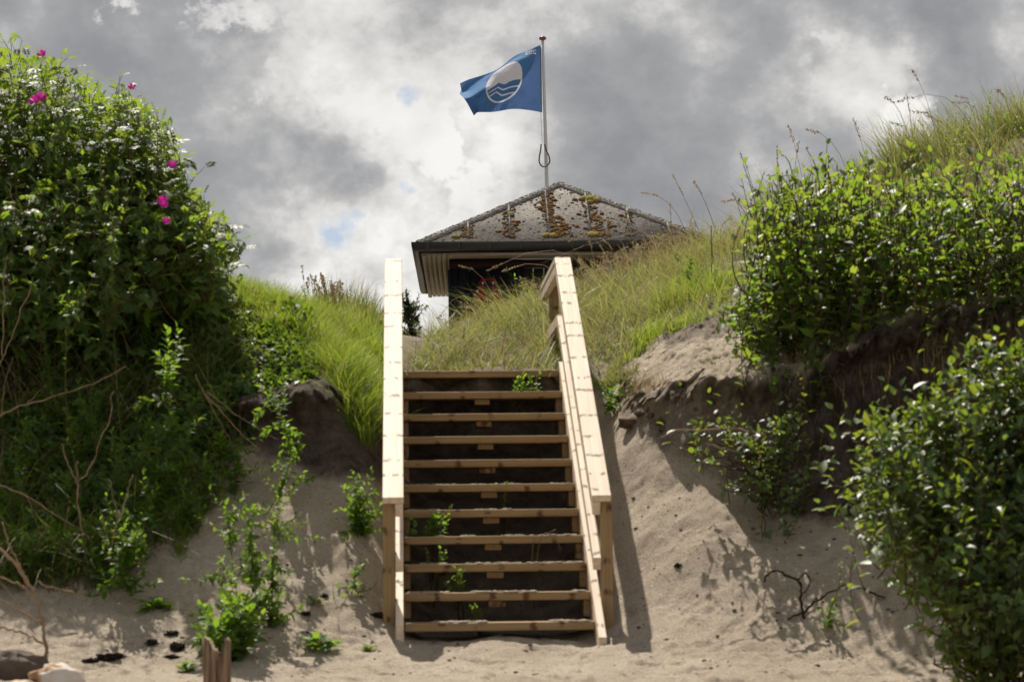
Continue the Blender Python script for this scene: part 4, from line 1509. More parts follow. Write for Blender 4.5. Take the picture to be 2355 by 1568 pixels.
for root_, u, v, D, r_ in ((rosA, 97, 128, 15.0, .030), (rosA, 80, 236, 14.75, .036), (rosA, 95, 228, 14.75, .036), (rosB, 304, 203, 15.0, .026), (rosB, 396, 383, 14.6, .030), (rosC, 374, 466, 14.35, .034), (rosC, 383, 512, 14.35, .026), (rosC, 379, 474, 14.3, .026)):
    petal_flower(root_, at(u, v, D), (.15 * rng.normal(), -1, .5), r_)

sh1 = bush("shrub", "broad glossy-leaved shrub crowning the eroded sand bank on the right", "shrub", ground(1850, 14.7),
           volume([(1722, 500), (1760, 420), (1800, 385), (1870, 370), (1950, 385), (2030, 370), (2040, 770), (2000, 800), (1940, 850), (1860, 880), (1790, 870), (1745, 810), (1735, 700), (1730, 600)], 13.75, 15.4, 820), at(1880, 640, 15.0), .092, 1.0, 8, .42, M_leafR, M_stemd, up=1.3, outw=.35, nb=22, stem_r=.0055, group="shrubs on the right bank")
sh2 = bush("shrub", "tall yellow-green shrub at the right frame edge above the dark scarp", "shrub", ground(2250, 14.6),
           volume([(2030, 370), (2100, 375), (2200, 395), (2300, 355), (2400, 350), (2560, 320), (2850, 300), (2850, 740), (2560, 760), (2354, 745), (2200, 740), (2040, 790)], 13.6, 15.4, 1500), at(2280, 600, 15.0), .092, 1.0, 8, .42, M_leafR, M_stemd, up=1.3, outw=.35, nb=22, stem_r=.0055, group="shrubs on the right bank")
bush("shrub", "small sprawling shrub leaning out from the left end of the big shrub over bare sand", "shrub", ground(1740, 14.8),
     volume([(1665, 690), (1700, 640), (1760, 640), (1800, 720), (1810, 800), (1760, 800), (1700, 770)], 14.0, 14.9, 110), at(1790, 740, 14.9), .082, 1.0, 8, .32, M_leafR, M_stemd, up=.5, outw=.9, nb=6, group="shrubs on the right bank")
bush("shrub", "large near shrub spilling down the sand at the bottom right corner", "shrub", ground(2290, 11.6),
     volume([(2180, 775), (2230, 765), (2300, 765), (2500, 720), (2780, 760), (2820, 1000), (2780, 1400), (2354, 1400), (2280, 1390), (2190, 1350), (2140, 1310), (2060, 1255), (2010, 1185), (1930, 1190), (1975, 1120), (1935, 1060), (1925, 980), (1975, 950), (2060, 895), (2120, 880), (2165, 830)], 11.5, 12.05, 1600, slope=.95), at(2400, 1150, 12.2), .086, 1.0, 7, .36, M_leafN, M_stemd, up=.75, outw=.65, nb=18, group="shrubs on the right bank")
bush("shrub", "trailing shoots of the near shrub creeping over flat sand at lower right", "shrub", ground(2260, 11.2),
     volume([(2110, 1470), (2200, 1455), (2354, 1440), (2400, 1470), (2354, 1490), (2180, 1490)], 10.9, 11.4, 70), at(2300, 1500, 11.4), .062, 1.0, 8, .26, M_leafN, M_stemd, up=.25, outw=.9, nb=5, group="shrubs on the right bank")
bush("shrub", "sparse dark shrub with pale dead branches growing from the scarp face", "shrub", ground(1760, 13.75),
     volume([(1545, 985), (1560, 955), (1640, 935), (1660, 905), (1700, 925), (1720, 960), (1790, 940), (1860, 930), (1870, 1000), (1850, 1180), (1790, 1190), (1760, 1120), (1640, 1110), (1630, 1080), (1720, 1050), (1660, 1000)], 13.35, 13.65, 95, slope=.3), at(1780, 1060, 13.7), .062, 1.0, 8, .24, M_leafN, M_stemd, up=.5, outw=.6, nb=8, group="shrubs on the right bank")

# tall willow-like shoots on the right skyline
tips = np.array([at(u, v, D) for u, v, D in ((2184, 232, 17.6), (2200, 252, 17.9), (2222, 245, 17.7), (2246, 225, 18.0), (2270, 232, 17.6), (2283, 195, 17.8), (2302, 250, 18.0), (2318, 262, 17.5), (2345, 236, 17.8), (2362, 200, 18.0), (2380, 240, 17.7), (2400, 215, 17.9))])
root_ = thing("slender_shrub", "slender upright shoots with tiny leaves against the sky at upper right", "shrub", ground(2290, 17.8))
dd = np.tile([[-.12, 0, 1.0]], (len(tips), 1)) + rng.normal(size=tips.shape) * .10
V, Fs, P = shoots(tips, dd, .9, 54, .042, 1.5, LEAF_N, LEAF_NF, 1.0, .5, droop=.0)
extra = volume([(2150, 400), (2354, 330), (2420, 320), (2420, 470), (2200, 470)], 17.2, 18.2, 70)
V2, F2, P2 = shoots(extra, rand_dirs(70, 2.2), .5, 34, .042, 1.4, LEAF_N, LEAF_NF, 1.0, .6)
obj("foliage", np.vstack([V, V2]), np.vstack([Fs, F2 + len(V)]), M_leafW, root_)
SV, SF = stems_mesh(P[:, ::10], .004, .0015); SV2, SF2 = stems_mesh(P2[:, ::10], .003, .0015)
mb = MB(); mb.add(SV, None, SF); mb.add(SV2, None, SF2)
mb.build("stems", M_stem, root_)

# ------------------------------------------------------------------ single weeds
def weed(label, u, vb, ut, vt, D=None, leaf=.06, lw=.9, nl=40, dense=1.5, T=LEAF_N, TF=LEAF_NF, side=0, lm=None, name="weed", cat="weed", stemr=.004, angle=1.0, flowers=0, group=None, sl_=.25, taper=.6, fm=None, base=None, lean=0.0):
    leaf *= 1.22; lw *= 1.45; nl = int(nl * dense * 1.4); side = int(side * 2)
    b = hit(u, vb) if D is None else ground(u, D)
    if base is not None: b = np.asarray(base, float)
    Dt = b[1] - .03 + lean
    t = at(ut, vt, Dt)
    root = thing(name, label, cat, b, group)
    Ls = float(np.linalg.norm(t - b))
    tips = [t]; dirs = [t - b]; lens = [Ls]; 
    V, Fs, P = shoots(np.array([t]), np.array([t - b]), Ls, nl, leaf, lw, T, TF, angle, taper)
    Vs, Fss, n0 = [V], [Fs], len(V)
    st_ = [P]
    if side:
        k = rng.integers(2, nl - 4, side)
        pb = P[0, k]
        d = rand_dirs(side, .9); d[:, 1] -= .1
        sl2 = sl_ * (.5 + .7 * rng.random(side))
        V2, F2, P2 = shoots(pb + d * sl2[:, None], d, sl2, max(6, nl // 4), leaf * .75, lw, T, TF, angle, taper)
        Vs.append(V2); Fss.append(F2 + n0)
        st_.append(P2)
    obj("leaves", np.vstack(Vs), np.vstack(Fss), lm or M_leafW, root)
    m_ = MB()
    for q, P_ in enumerate(st_):
        SV, SF = stems_mesh(P_[:, ::max(1, P_.shape[1] // 6)], stemr * (1 if q == 0 else .6), stemr * .35)
        m_.add(SV, None, SF)
    m_.build("stem", M_stem, root)
    for _ in range(flowers):
        c = t + rng.normal(size=3) * np.array([.03, .03, .02])
        petal_flower(root, c, (rng.normal() * .4, -.7, .7), .014, 7, fm or M_petalw)
    return root


G_ = "weeds growing on the bare sand"
weed("tall leafy weed with lilac flower heads halfway up the shaded left bank", 385, 1225, 385, 760, leaf=.075, nl=46, side=9, group=G_)
r_ = weed("slim weed with lilac buds, in front of the dark overhang left of the stairs", 603, 1195, 600, 890, leaf=.055, nl=40, side=7, group=G_)
petal_flower(r_, at(601, 893, r_.location[1] - .05), (0, -1, .4), .014, 7, M_petalw)
weed("pale-tipped weed catching light at the far left of the bank", 82, 1010, 85, 715, leaf=.055, nl=34, side=8, group=G_)
weed("thin seeding weed between two others on the dark left bank", 240, 1090, 253, 885, leaf=.035, nl=40, side=6, group=G_)
weed("tallest of the three upright stems over the bright bushy weed", 545, 1440, 517, 1155, leaf=.055, nl=46, side=10, group=G_)
weed("middle one of the three upright stems over the bright bushy weed", 575, 1440, 562, 1165, leaf=.052, nl=46, side=8, group=G_)
weed("right one of the three upright stems over the bright bushy weed", 628, 1445, 633, 1190, leaf=.05, nl=50, side=10, group=G_)
for i_, (du, dv, lab) in enumerate([(0, 0, "bright green bushy weed directly behind the weathered split post")]):
    b = hit(525, 1500)
    root = thing("weed", lab, "weed", b, G_)
    tp = volume([(445, 1410), (470, 1385), (525, 1365), (580, 1375), (610, 1415), (605, 1480), (450, 1480)], b[1] - .28, b[1] + .05, 60)
    V, Fs, P = shoots(tp, tp - b + np.array([0, 0, .05]), .22, 14, .075, 1.5, LEAF_N, LEAF_NF, .8, .7)
    obj("leaves", V, Fs, M_leafW, root)
    SV, SF = stems_mesh(P[:, ::3], .004, .0015); m_ = MB(); m_.add(SV, None, SF); m_.build("stem", M_stem, root)


def rosette(label, u, v, r, n, leaf, lm=None, T=LEAF_N, TF=LEAF_NF, up=.45, base=None):
    b = hit(u, v) if base is None else np.asarray(base, float)
    root = thing("weed", label, "weed", b, G_)
    a = rng.random(n) * 6.28
    el = rng.random(n) * up * 2
    ax = np.stack([np.cos(a), np.sin(a), el], -1)
    pos = b + np.stack([np.cos(a), np.sin(a), 0 * a], -1) * (r * .25 * rng.random(n))[:, None] + np.array([0, 0, 1]) * (rng.random(n) * r * up)[:, None]
    V, Fs = place(T, TF, pos, ax, np.tile([[0, 0, 1.]], (n, 1)) + .2 * rng.normal(size=(n, 3)), leaf * (.6 + .6 * rng.random(n)), leaf * 1.3 * (.6 + .5 * rng.random(n)))
    obj("leaves", V, Fs, lm or M_leafW, root)
    m_ = MB(); m_.tube([b - [0, 0, .02], b + [0, 0, r * up * .5], b + [0, 0, r * up]], [.006, .005, .003], 5); m_.build("stem", M_stem, root)


rosette("spreading low weed on sunlit sand midway between split post and stairs", 735, 1495, .13, 46, .095)
rosette("small rosette weed close to the foot of the left stair post", 850, 1497, .06, 26, .045)
rosette("pale-leaved low weed left of the weathered split post", 428, 1545, .11, 60, .05)
rosette("dark rosette weed with one white speck beside the shaded dark weed", 352, 1405, .12, 34, .10)
rosette("fine-leaved seedling on bright sand below the leafy weed at the stairs", 722, 1390, .08, 20, .055)
weed("dim leafy stem in the shaded left bank right of the purple-headed weed", 470, 1190, 470, 1050, leaf=.05, nl=26, side=5, group=G_)
weed("low dark green stem above the shaded dark weed at left", 330, 1200, 345, 1060, leaf=.05, nl=26, side=6, group=G_)
weed("sunlit leafy stem on the far left bank below the first dry twigs", 30, 1230, 40, 1080, leaf=.05, nl=26, side=6, group=G_)
weed("bushy weed with arching leaves left of the stair's lower handrail", 832, 1235, 825, 1110, leaf=.062, lw=1.1, nl=26, side=12, group=G_, sl_=.2)
weed("dark shaded weed on the sand left of the sunny stem trio", 310, 1375, 310, 1225, leaf=.06, lw=1.2, nl=30, side=9, group=G_)
weed("spindly seedling on sand just left of the left stair post", 825, 1370, 826, 1305, leaf=.045, nl=18, side=3, group=G_)
weed("pale tall thistle stem in front of the rose bushes with faded lilac top", 205, 690, 193, 330, D=14.1, leaf=.06, dense=1.1, nl=34, side=5, group="tall weeds before the rose bushes", flowers=5, sl_=.22)
weed("second tall leafy stem in front of the roses, right of the thistle", 285, 690, 262, 420, D=14.1, leaf=.05, dense=1.1, nl=30, side=4, group="tall weeds before the rose bushes", sl_=.3)
weed("leafy stem at the lower tip of the rose bushes above the ridge grass", 430, 660, 440, 560, D=15.0, leaf=.08, nl=26, side=9, group="tall weeds before the rose bushes", sl_=.25)
weed("small green weed at the right edge of the upper handrail on sand", 1412, 955, 1412, 893, leaf=.06, nl=20, side=4, group=G_)
weed("tiny green seedling beside the dark roots at lower right", 1915, 1445, 1912, 1400, leaf=.045, nl=14, side=3, group=G_)
weed("leafy weed standing among grass behind the right handrail top", 1585, 700, 1590, 600, D=17.6, leaf=.05, nl=24, side=6, group=G_, sl_=.2)
weed("bright leafy weed in the grass by the hut, left of the right handrail", 1225, 720, 1222, 655, D=21.5, leaf=.065, nl=20, side=6, group=G_, sl_=.22)
# mugwort behind the upper end of the left handrail
weed("dark mugwort right of the left handrail's upper end", 938, 860, 937, 690, D=18.0, leaf=.042, nl=80, side=20, lm=M_mug, group="mugworts behind the stairs", sl_=.15, name="mugwort", cat="mugwort")
weed("dark mugwort tip left of the left handrail's upper end", 846, 830, 849, 722, D=18.3, leaf=.04, nl=60, side=8, lm=M_mug, group="mugworts behind the stairs", sl_=.11, name="mugwort", cat="mugwort")
weed("mugwort pressed close behind the left edge of the left handrail", 872, 840, 872, 725, D=18.0, leaf=.04, nl=60, side=9, lm=M_mug, group="mugworts behind the stairs", sl_=.12, name="mugwort", cat="mugwort")
weed("low mugwort at the end of the left skyline grass", 812, 800, 812, 745, D=18.2, leaf=.05, nl=40, side=14, lm=M_mug, group="mugworts behind the stairs", sl_=.22, name="mugwort", cat="mugwort")
# plants under and between the treads
def stairbase(s, l): 
    p = st(s, l, 0); p[2] = float(zat(p[0], p[1])); return p
GS = "plants growing under the stairs"
def understair(label, s, l, u, v, n, spread, leaf):
    b = stairbase(s, l)
    root = thing("stair_weed", label, "weed", b, GS)
    c = at(u, v, b[1] - .06)
    tp = c + rng.normal(size=(n, 3)) * spread * np.array([1, .5, .6])
    V, Fs, P = shoots(tp, tp - b, .14, 7, leaf * .72, 1.2, LEAF_T, LEAF_F, .9, .7)
    obj("leaves", V, Fs, M_leafW, root)
    m_ = MB()
    for q in range(min(n, 5)):
        m_.tube(smoothpath([b, (b + P[q, 0]) / 2 + rng.normal(size=3) * .01, P[q, 0], tp[q]], 3), .003, 4)
    m_.build("stem", M_stem, root)
understair("dark leafy weed pushing out under the top tread", .13, 2.62, 1208, 872, 16, .045, .06)
understair("bright green weed under the fifth tread from the bottom", -.34, 1.0, 1000, 1195, 12, .035, .075)
understair("dim weed one step below the brighter one at the left", -.34, .76, 1003, 1272, 7, .03, .05)
understair("small lit weed in front of the third tread from the bottom", -.19, .52, 1055, 1312, 7, .022, .05)
understair("tiny weed showing above the second tread from the bottom", -.09, .28, 1092, 1395, 6, .028, .05)
understair("small sprig showing over the sixth tread from the bottom", .06, 1.42, 1167, 1110, 4, .014, .03)
b = stairbase(.22, .72)
root = thing("stair_weed", "two pale arching grass blades in the dark under the fourth tread", "grass", b, GS)
m_ = MB()
for pts in ([(1215, 1290), (1225, 1250), (1250, 1238), (1272, 1235), (1290, 1262)], [(1218, 1290), (1240, 1245), (1262, 1225), (1278, 1217)]):
    m_.tube(smoothpath([b] + [at(u, v, b[1] - .02) for u, v in pts[1:]], 5), .0022, 4)
m_.build("blades", M_stem, root)

grass_obj("horsetail", [(410, 1180), (470, 1200), (475, 1290), (440, 1300), (400, 1260)], 12.6, 14.2, 420, (.08, .18), .005, .3, .4, M_horse)
k_ = 0
for u0, v0, hh in [(20, 900, 150), (60, 1130, 170), (120, 960, 130), (135, 800, 130), (165, 1050, 170), (215, 960, 150), (300, 1000, 160), (310, 860, 120), (345, 1120, 150), (430, 930, 130), (440, 1060, 140), (500, 1010, 110), (520, 880, 100), (270, 1180, 150), (180, 1230, 160), (60, 1260, 150), (-20, 1180, 160), (400, 800, 110), (240, 760, 130), (520, 1100, 100), (120, 700, 140), (560, 830, 80)]:
    weed("upright leafy weed in the green tangle covering the shaded left bank", u0, v0, u0 + rng.normal() * 12, v0 - hh, leaf=.05 + .02 * rng.random(), nl=20, side=5, group="weeds in the tangle on the left bank", sl_=.2, lm=M_leafW if k_ % 3 else M_leafD)
    k_ += 1
for u0, v0, hh in [(25, 1330, 110), (75, 1345, 120), (150, 1345, 120), (215, 1330, 130), (255, 1345, 100), (290, 1300, 120), (360, 1250, 130), (405, 1225, 120), (445, 1215, 90), (495, 1165, 90), (530, 1130, 80), (340, 1290, 90)]:
    weed("low leafy weed at the ragged foot of the green left bank, rooted in shaded sand", u0, v0, u0 + rng.normal() * 14, v0 - hh, leaf=.05 + .015 * rng.random(), nl=18, side=6, group="weeds at the foot of the left bank", sl_=.18)
grass_obj("bank_grass", [(0, 1260), (260, 1260), (430, 1110), (540, 1060), (560, 1120), (470, 1220), (330, 1330), (100, 1380), (0, 1380)], 12.6, 15, 1500, (.06, .24), .006, .4, .7, M_grass, (.05, -.15), clump=2.6)
# tuft of broad grass at lower left
b = hit(110, 1290)
root = thing("grass_tuft", "drooping tuft of broad grass blades over the shaded sand at lower left", "grass tuft", b)
Pg = b + rng.normal(size=(420, 3)) * np.array([.19, .10, 0]); Pg[:, 2] = zat(Pg[:, 0], Pg[:, 1])
V, Fs, _c = blades(Pg, .14 + .20 * rng.random(420), .008 * (.6 + .8 * rng.random(420)), rng.normal(size=(420, 2)) * .4 + np.array([.15, -.25]), np.abs(rng.normal(size=420)) * .9, 6)
obj("blades", V, Fs, M_leafW, root)
Pg = b + rng.normal(size=(160, 3)) * np.array([.2, .08, 0]); Pg[:, 2] = zat(Pg[:, 0], Pg[:, 1])
V, Fs, _c = blades(Pg, .16 + .2 * rng.random(160), .006 * np.ones(160), rng.normal(size=(160, 2)) * .4 + np.array([.25, -.4]), np.abs(rng.normal(size=160)) * 1.3, 6)
obj("dry_blades", V, Fs, M_straw, root)

# ------------------------------------------------------------------ dead wood
def dead(name, label, D, lines, material, cat="dead branch", group=None, k=7, dz=0.0):
    base = None
    out = []
    for pts, r0, r1 in lines:
        P = np.array([at(u, v, D + (dz * i)) for i, (u, v) in enumerate(pts)])
        out.append((P, r0, r1))
    b0 = out[0][0][0]
    root = thing(name, label, cat, b0, group)
    for i, (P, r0, r1) in enumerate(out):
        S = smoothpath(P, 5)
        S = S + np.concatenate([[[0, 0, 0]], rng.normal(size=(len(S) - 2, 3)) * .004, [[0, 0, 0]]])
        m_ = MB()
        m_.tube(S, .72 * np.linspace(r0, r1, len(S)) * (1 + .12 * rng.normal(size=len(S))), k)
        m_.build("stem" if i == 0 else "side_branch", material, root, smooth=True)
    return root


dead("dead_branch", "thick bare brown branch arching out of the sand at the bottom left corner", 11.9,
     [([(107, 1525), (104, 1480), (98, 1435), (78, 1365), (45, 1310), (15, 1275), (-40, 1225)], .014, .009),
      ([(98, 1478), (60, 1458), (20, 1446), (-30, 1425)], .009, .005), ([(97, 1437), (60, 1412), (0, 1380), (-40, 1365)], .008, .005),
      ([(62, 1352), (30, 1337), (-30, 1320)], .008, .005), ([(68, 1372), (57, 1330), (40, 1290), (22, 1255), (5, 1200)], .009, .005), ([(75, 1450), (45, 1400), (10, 1350), (-20, 1320)], .004, .002)], M_twig)
dead("dead_branch", "pale broken stick jutting from the grass tuft over shaded sand", 12.7, [([(85, 1338), (115, 1348), (145, 1356), (172, 1364)], .006, .010)], M_twig)
GB = "bare dead stems on the left bank"
dead("dead_branch", "forked bare stem with three upright twigs in the middle of the left bank", 13.15, [([(205, 1330), (190, 1240), (180, 1160), (178, 1110)], .008, .007), ([(178, 1112), (165, 1090), (148, 1045), (142, 1020)], .006, .003), ([(178, 1112), (205, 1080), (228, 1020), (252, 960), (262, 900)], .006, .003), ([(178, 1110), (180, 1060)], .005, .003)], M_twig, group=GB)
dead("dead_branch", "tall forked dry stem left of the dark shaded weed", 13.0, [([(252, 1290), (262, 1230), (278, 1180), (296, 1130), (305, 1090)], .008, .004), ([(255, 1265), (240, 1215), (232, 1170)], .005, .002), ([(272, 1200), (262, 1150), (248, 1100)], .005, .002)], M_twig, group=GB)
dead("dead_branch", "long dry branch slanting up to the right across the upper left bank", 13.9, [([(-60, 990), (0, 955), (60, 930), (150, 905), (230, 875), (292, 842)], .009, .005), ([(60, 930), (90, 900), (105, 885)], .004, .002)], M_twig, group=GB)
dead("dead_branch", "upright dry twigs at the left frame edge below the roses", 14.0, [([(-10, 860), (15, 800), (40, 740), (70, 660)], .006, .004), ([(5, 820), (10, 700), (8, 640), (18, 590)], .006, .003), ([(2, 960), (12, 880), (30, 820)], .004, .002)], M_twig, group=GB)
dead("dead_branch", "pair of dry stalks in the shadow below the rose bushes", 14.6, [([(72, 600), (55, 540), (35, 480), (20, 420)], .005, .003), ([(95, 610), (85, 560), (92, 500), (100, 470)], .005, .003)], M_twig, group=GB)
dead("dead_branch", "fallen bundle of thin straw-brown stalks above the sandy hollow", 13.85, [([(470, 905), (520, 960), (570, 1010), (640, 1080)], .006, .003), ([(475, 900), (540, 950), (600, 990), (640, 1010)], .005, .003), ([(462, 895), (500, 960), (540, 1030), (590, 1090)], .004, .002), ([(450, 860), (470, 905), (490, 930)], .004, .003)], M_twig, group=GB)
dead("dead_branch", "low dry branch across the bank above the grass tuft", 13.25, [([(-20, 1110), (60, 1140), (140, 1190), (200, 1225)], .008, .004), ([(60, 1140), (90, 1190), (120, 1240)], .004, .002)], M_twig, group=GB)
dead("dead_branch", "thin dark dry stalk standing in the grass beside the right shrub", 17.6, [([(1638, 720), (1637, 650), (1636, 590), (1635, 520)], .007, .004), ([(1637, 640), (1645, 620)], .003, .002)], M_stemd, group="dry stalks right of the stairs")
rb = hit(1842, 1405)
dead("dead_root", "dark twisted root with curled arms lying on sand at lower right", rb[1] - .05,
     [([(1868, 1455), (1848, 1415), (1840, 1380), (1842, 1345), (1815, 1325), (1785, 1313), (1762, 1322), (1758, 1336)], .011, .007),
      ([(1842, 1345), (1838, 1328), (1850, 1318), (1862, 1330), (1858, 1350), (1846, 1362)], .007, .006),
      ([(1845, 1408), (1870, 1385), (1905, 1362), (1945, 1342), (1975, 1350), (2035, 1374)], .010, .006),
      ([(1845, 1408), (1800, 1428), (1765, 1450), (1715, 1468)], .009, .006)], M_root, cat="root")
dead("dead_branch", "pale dead branch sticking out left from the sparse scarp shrub", 13.3, [([(1760, 1000), (1690, 985), (1640, 988), (1560, 990), (1520, 1005)], .010, .005), ([(1700, 1040), (1650, 1028), (1625, 1020)], .007, .004)], M_twig, group="dry stalks right of the stairs")
# hanging roots on the shaded scarp under the right shrubs
P = np.array([at(u, v, D) for u, v, D in zip(rng.uniform(1760, 2150, 60), rng.uniform(850, 920, 60), rng.uniform(13.5, 13.75, 60))])
ts = np.linspace(0, 1, 6)
Lr = .25 + .5 * rng.random(60)
C = P[:, None] + np.stack([0 * ts, -.08 * ts, -ts], -1)[None] * Lr[:, None, None] + np.cumsum(rng.normal(size=(60, 6, 3)) * .03, axis=1)
SV, SF = stems_mesh(C, .0028, .001)
tag(obj("hanging_rootlets", SV, SF, M_root), kind="stuff")

# ------------------------------------------------------------------ split post, stones, clods
def splitpost():
    b = at(497, 1600, 10.6)
    b[2] = float(zat(b[0], b[1]))
    root = thing("wooden_post", "weathered split wooden post standing at the bottom edge left of the stairs", "post", b)
    ztop = at(497, 1468, 10.6)[2]
    w = 62 / F * 10.6
    for sg, f0, f1, zt, nm in ((-1, -.5, .02, 0.0, "post_half"), (1, .06, .5, .0, "post_half")):
        k = 9
        xs = np.linspace(f0, f1, k) * w
        V = []
        rowsz = np.linspace(b[2] - .15, 0, 1)
        prof_top = {(-1): [.0, .012, .008, .0, -.01, -.03, -.06, -.055, -.075], 1: [-.13, -.12, -.09, -.055, -.02, .0, .006, -.004, -.012]}[sg]
        nz = 8
        m_ = MB()
        for face in (0, 1):
            for j in range(nz):
                for i in range(k):
                    zt_ = ztop + prof_top[i] * .75
                    z = b[2] - .2 + (zt_ - b[2] + .2) * j / (nz - 1)
                    dep_ = (.055 - abs(xs[i] / w) ** 2.5 * .16) * (-1 if face == 0 else 1)
                    gro = .004 * math.sin(i * 2.7 + j * .2) + .003 * rng.normal()
                    V.append((b[0] + xs[i] * (1 + .02 * math.sin(j)) + .010 * (1 - j / nz), b[1] + dep_ + gro, z))
        idx = lambda f, j, i: f * nz * k + j * k + i
        Fq = []
        for j in range(nz - 1):
            for i in range(k - 1):
                Fq.append([idx(0, j, i), idx(0, j, i + 1), idx(0, j + 1, i + 1), idx(0, j + 1, i)])
                Fq.append([idx(1, j, i + 1), idx(1, j, i), idx(1, j + 1, i), idx(1, j + 1, i + 1)])
            Fq.append([idx(1, j, 0), idx(0, j, 0), idx(0, j + 1, 0), idx(1, j + 1, 0)])
            Fq.append([idx(0, j, k - 1), idx(1, j, k - 1), idx(1, j + 1, k - 1), idx(0, j + 1, k - 1)])
        for i in range(k - 1):
            Fq.append([idx(0, nz - 1, i), idx(0, nz - 1, i + 1), idx(1, nz - 1, i + 1), idx(1, nz - 1, i)])
        obj(nm, np.array(V), np.array(Fq), M_oldwood_v, root)


def oldwood():
    m, nt = mat("weathered_wood")
    out = N(nt, "ShaderNodeOutputMaterial"); p = N(nt, "ShaderNodeBsdfPrincipled"); p.inputs["Roughness"].default_value = .85
    L(nt, p.outputs[0], out.inputs[0])
    tc = N(nt, "ShaderNodeTexCoord"); mp = N(nt, "ShaderNodeMapping"); mp.inputs["Scale"].default_value = (70, 70, 3)
    L(nt, tc.outputs["Object"], mp.inputs[0])
    n = N(nt, "ShaderNodeTexNoise"); n.inputs["Scale"].default_value = 1; n.inputs["Detail"].default_value = 5
    L(nt, mp.outputs[0], n.inputs[0])
    L(nt, ramp(nt, n.outputs[0], [(.3, (.05, .03, .018)), (.5, (.22, .14, .085)), (.7, (.40, .29, .19))]), p.inputs["Base Color"])
    bm = N(nt, "ShaderNodeBump"); bm.inputs["Strength"].default_value = .8; bm.inputs["Distance"].default_value = .006
    L(nt, n.outputs[0], bm.inputs["Height"]); L(nt, bm.outputs[0], p.inputs["Normal"])
    return m


M_oldwood_v = oldwood()
splitpost()
BV, BF = ico(4)


def rock(name, label, c, rad, mat_, cat, group=None, seed=0, rough=.18, freq=2.2):
    q = BV * np.asarray(rad)
    s = seed * 13.7
    d = fbm(BV[:, 0] * freq + s, BV[:, 1] * freq + BV[:, 2] * 1.7 * freq + s, 4)
    V = np.asarray(c) + q * (1 + rough * 1.6 * d)[:, None]
    o = obj(name, V, BF, mat_, smooth=True, origin=c)
    return tag(o, label, cat, group)


c = at(52, 1535, 11.0); c[2] = float(zat(c[0], c[1])) + .05
rock("stone", "long pale end of a half-buried stone at the bottom left edge", c, (.085, .06, .05), M_pale, "stone", "pale stones at bottom left", 1, .12)
c = at(135, 1530, 11.05); c[2] = float(zat(c[0], c[1])) + .06
rock("stone", "pale stone with orange-brown stains lying half-buried at bottom left", c, (.125, .08, .085), M_pale, "stone", "pale stones at bottom left", 4, .22)
c = at(-5, 1565, 10.8); c[2] = float(zat(c[0], c[1])) + .02
rock("stone", "pale stone cut off by the bottom left corner of the view", c, (.09, .07, .05), M_pale, "stone", "pale stones at bottom left", 7, .15)
c = at(25, 1480, 11.8); c[2] = float(zat(c[0], c[1])) + .03
rock("boulder", "dark brown boulder in shade behind the bare branch at bottom left", c, (.17, .12, .11), M_stone, "boulder", None, 3, .2)
for lab, u, v, s in [("flat dark clod of dry seaweed, longest on the sand left of the split post", 255, 1512, (.085, .05, .022)), ("dark clod nearest the pale stones at bottom left", 208, 1520, (.035, .03, .018)), ("round dark clod on shaded sand above the low pale weed", 395, 1458, (.032, .03, .022)),
                     ("dark clod left of the round one on shaded sand", 352, 1478, (.035, .03, .02)), ("dark upright clod touching the pale-leaved low weed", 408, 1490, (.035, .03, .03)), ("wide dark clod just left of the pale-leaved low weed", 400, 1512, (.06, .03, .016)),
                     ("dark clod of earth on the sand beside the right post's shadow", 1560, 1300, (.02, .02, .015)), ("small dark clod on sunlit sand near the spindly seedling", 745, 1370, (.02, .02, .015)), ("dark clod on sand left of the left stair post foot", 868, 1415, (.035, .03, .02)), ("flat dark clod on sand below the bushy weed", 700, 1410, (.03, .02, .012))]:
    c = hit(u, v); c[2] += -.002
    rock("clod", lab, c, s, M_clod, "clod", "dark clods on the sand", int(u), .6, 3.2)
# loose pebbles, shells and crumbs of turf
P = np.concatenate([scatter([(0, 1480), (880, 1400), (1440, 1440), (2200, 1440), (2354, 1490), (2354, 1600), (0, 1600)], 9.5, 13, 260), scatter([(560, 1180), (880, 1240), (880, 1450), (500, 1500)], 12.2, 14, 70), scatter([(1440, 1050), (1700, 1150), (2000, 1280), (2100, 1450), (1440, 1460)], 12.2, 14.4, 130)])
lipP = []
for _ in range(150):
    u_ = rng.uniform(1420, 2000)
    v_ = np.interp(u_, [p[0] for p in LR], [p[1] for p in LR]) + rng.normal() * 22
    q_ = hit(u_, v_, 12.5)
    if 13 < q_[1] < 15.6: lipP.append(q_ + np.array([0, -.03, 0]))
lipP = np.array(lipP)
M_crumb = simple("turf_crumb", (.17, .125, .09), .95, .1, noise=22, bump=1, bscale=40, col2=(.06, .042, .03))
tag(lumps("turf_crumbs", lipP, .012 + .040 * rng.random(len(lipP)) ** 2.5, .8, M_crumb, None, None, .5), kind="stuff")
rng.shuffle(P)
k_ = len(P) * 2 // 3
tag(lumps("turf_crumbs", P[:k_], .002 + .008 * rng.random(k_) ** 4, .7, M_clod, None), kind="stuff")
tag(lumps("pebbles", P[k_:], .005 + .010 * rng.random(len(P) - k_) ** 2, .6, M_stone, None), kind="stuff")

for i in range(6):
    n_ = int(170 - 22 * i)
    s_ = rng.uniform(-HW + .03, HW - .03, n_)
    keep = fbm(s_ * 5 + 13 * i, s_ * 0 + i * 3.3, 2) > -.12
    s_ = s_[keep]
    P = np.array([st(a, i * RUN + .012 + .17 * rng.random() ** 1.6, i * RISE + .001) for a in s_])
    o = lumps("sand_drift", P, .008 + (.016 - .0018 * i) * rng.random(len(P)), .42, M_sand, None, None, .2)
    tag(o, kind="stuff")
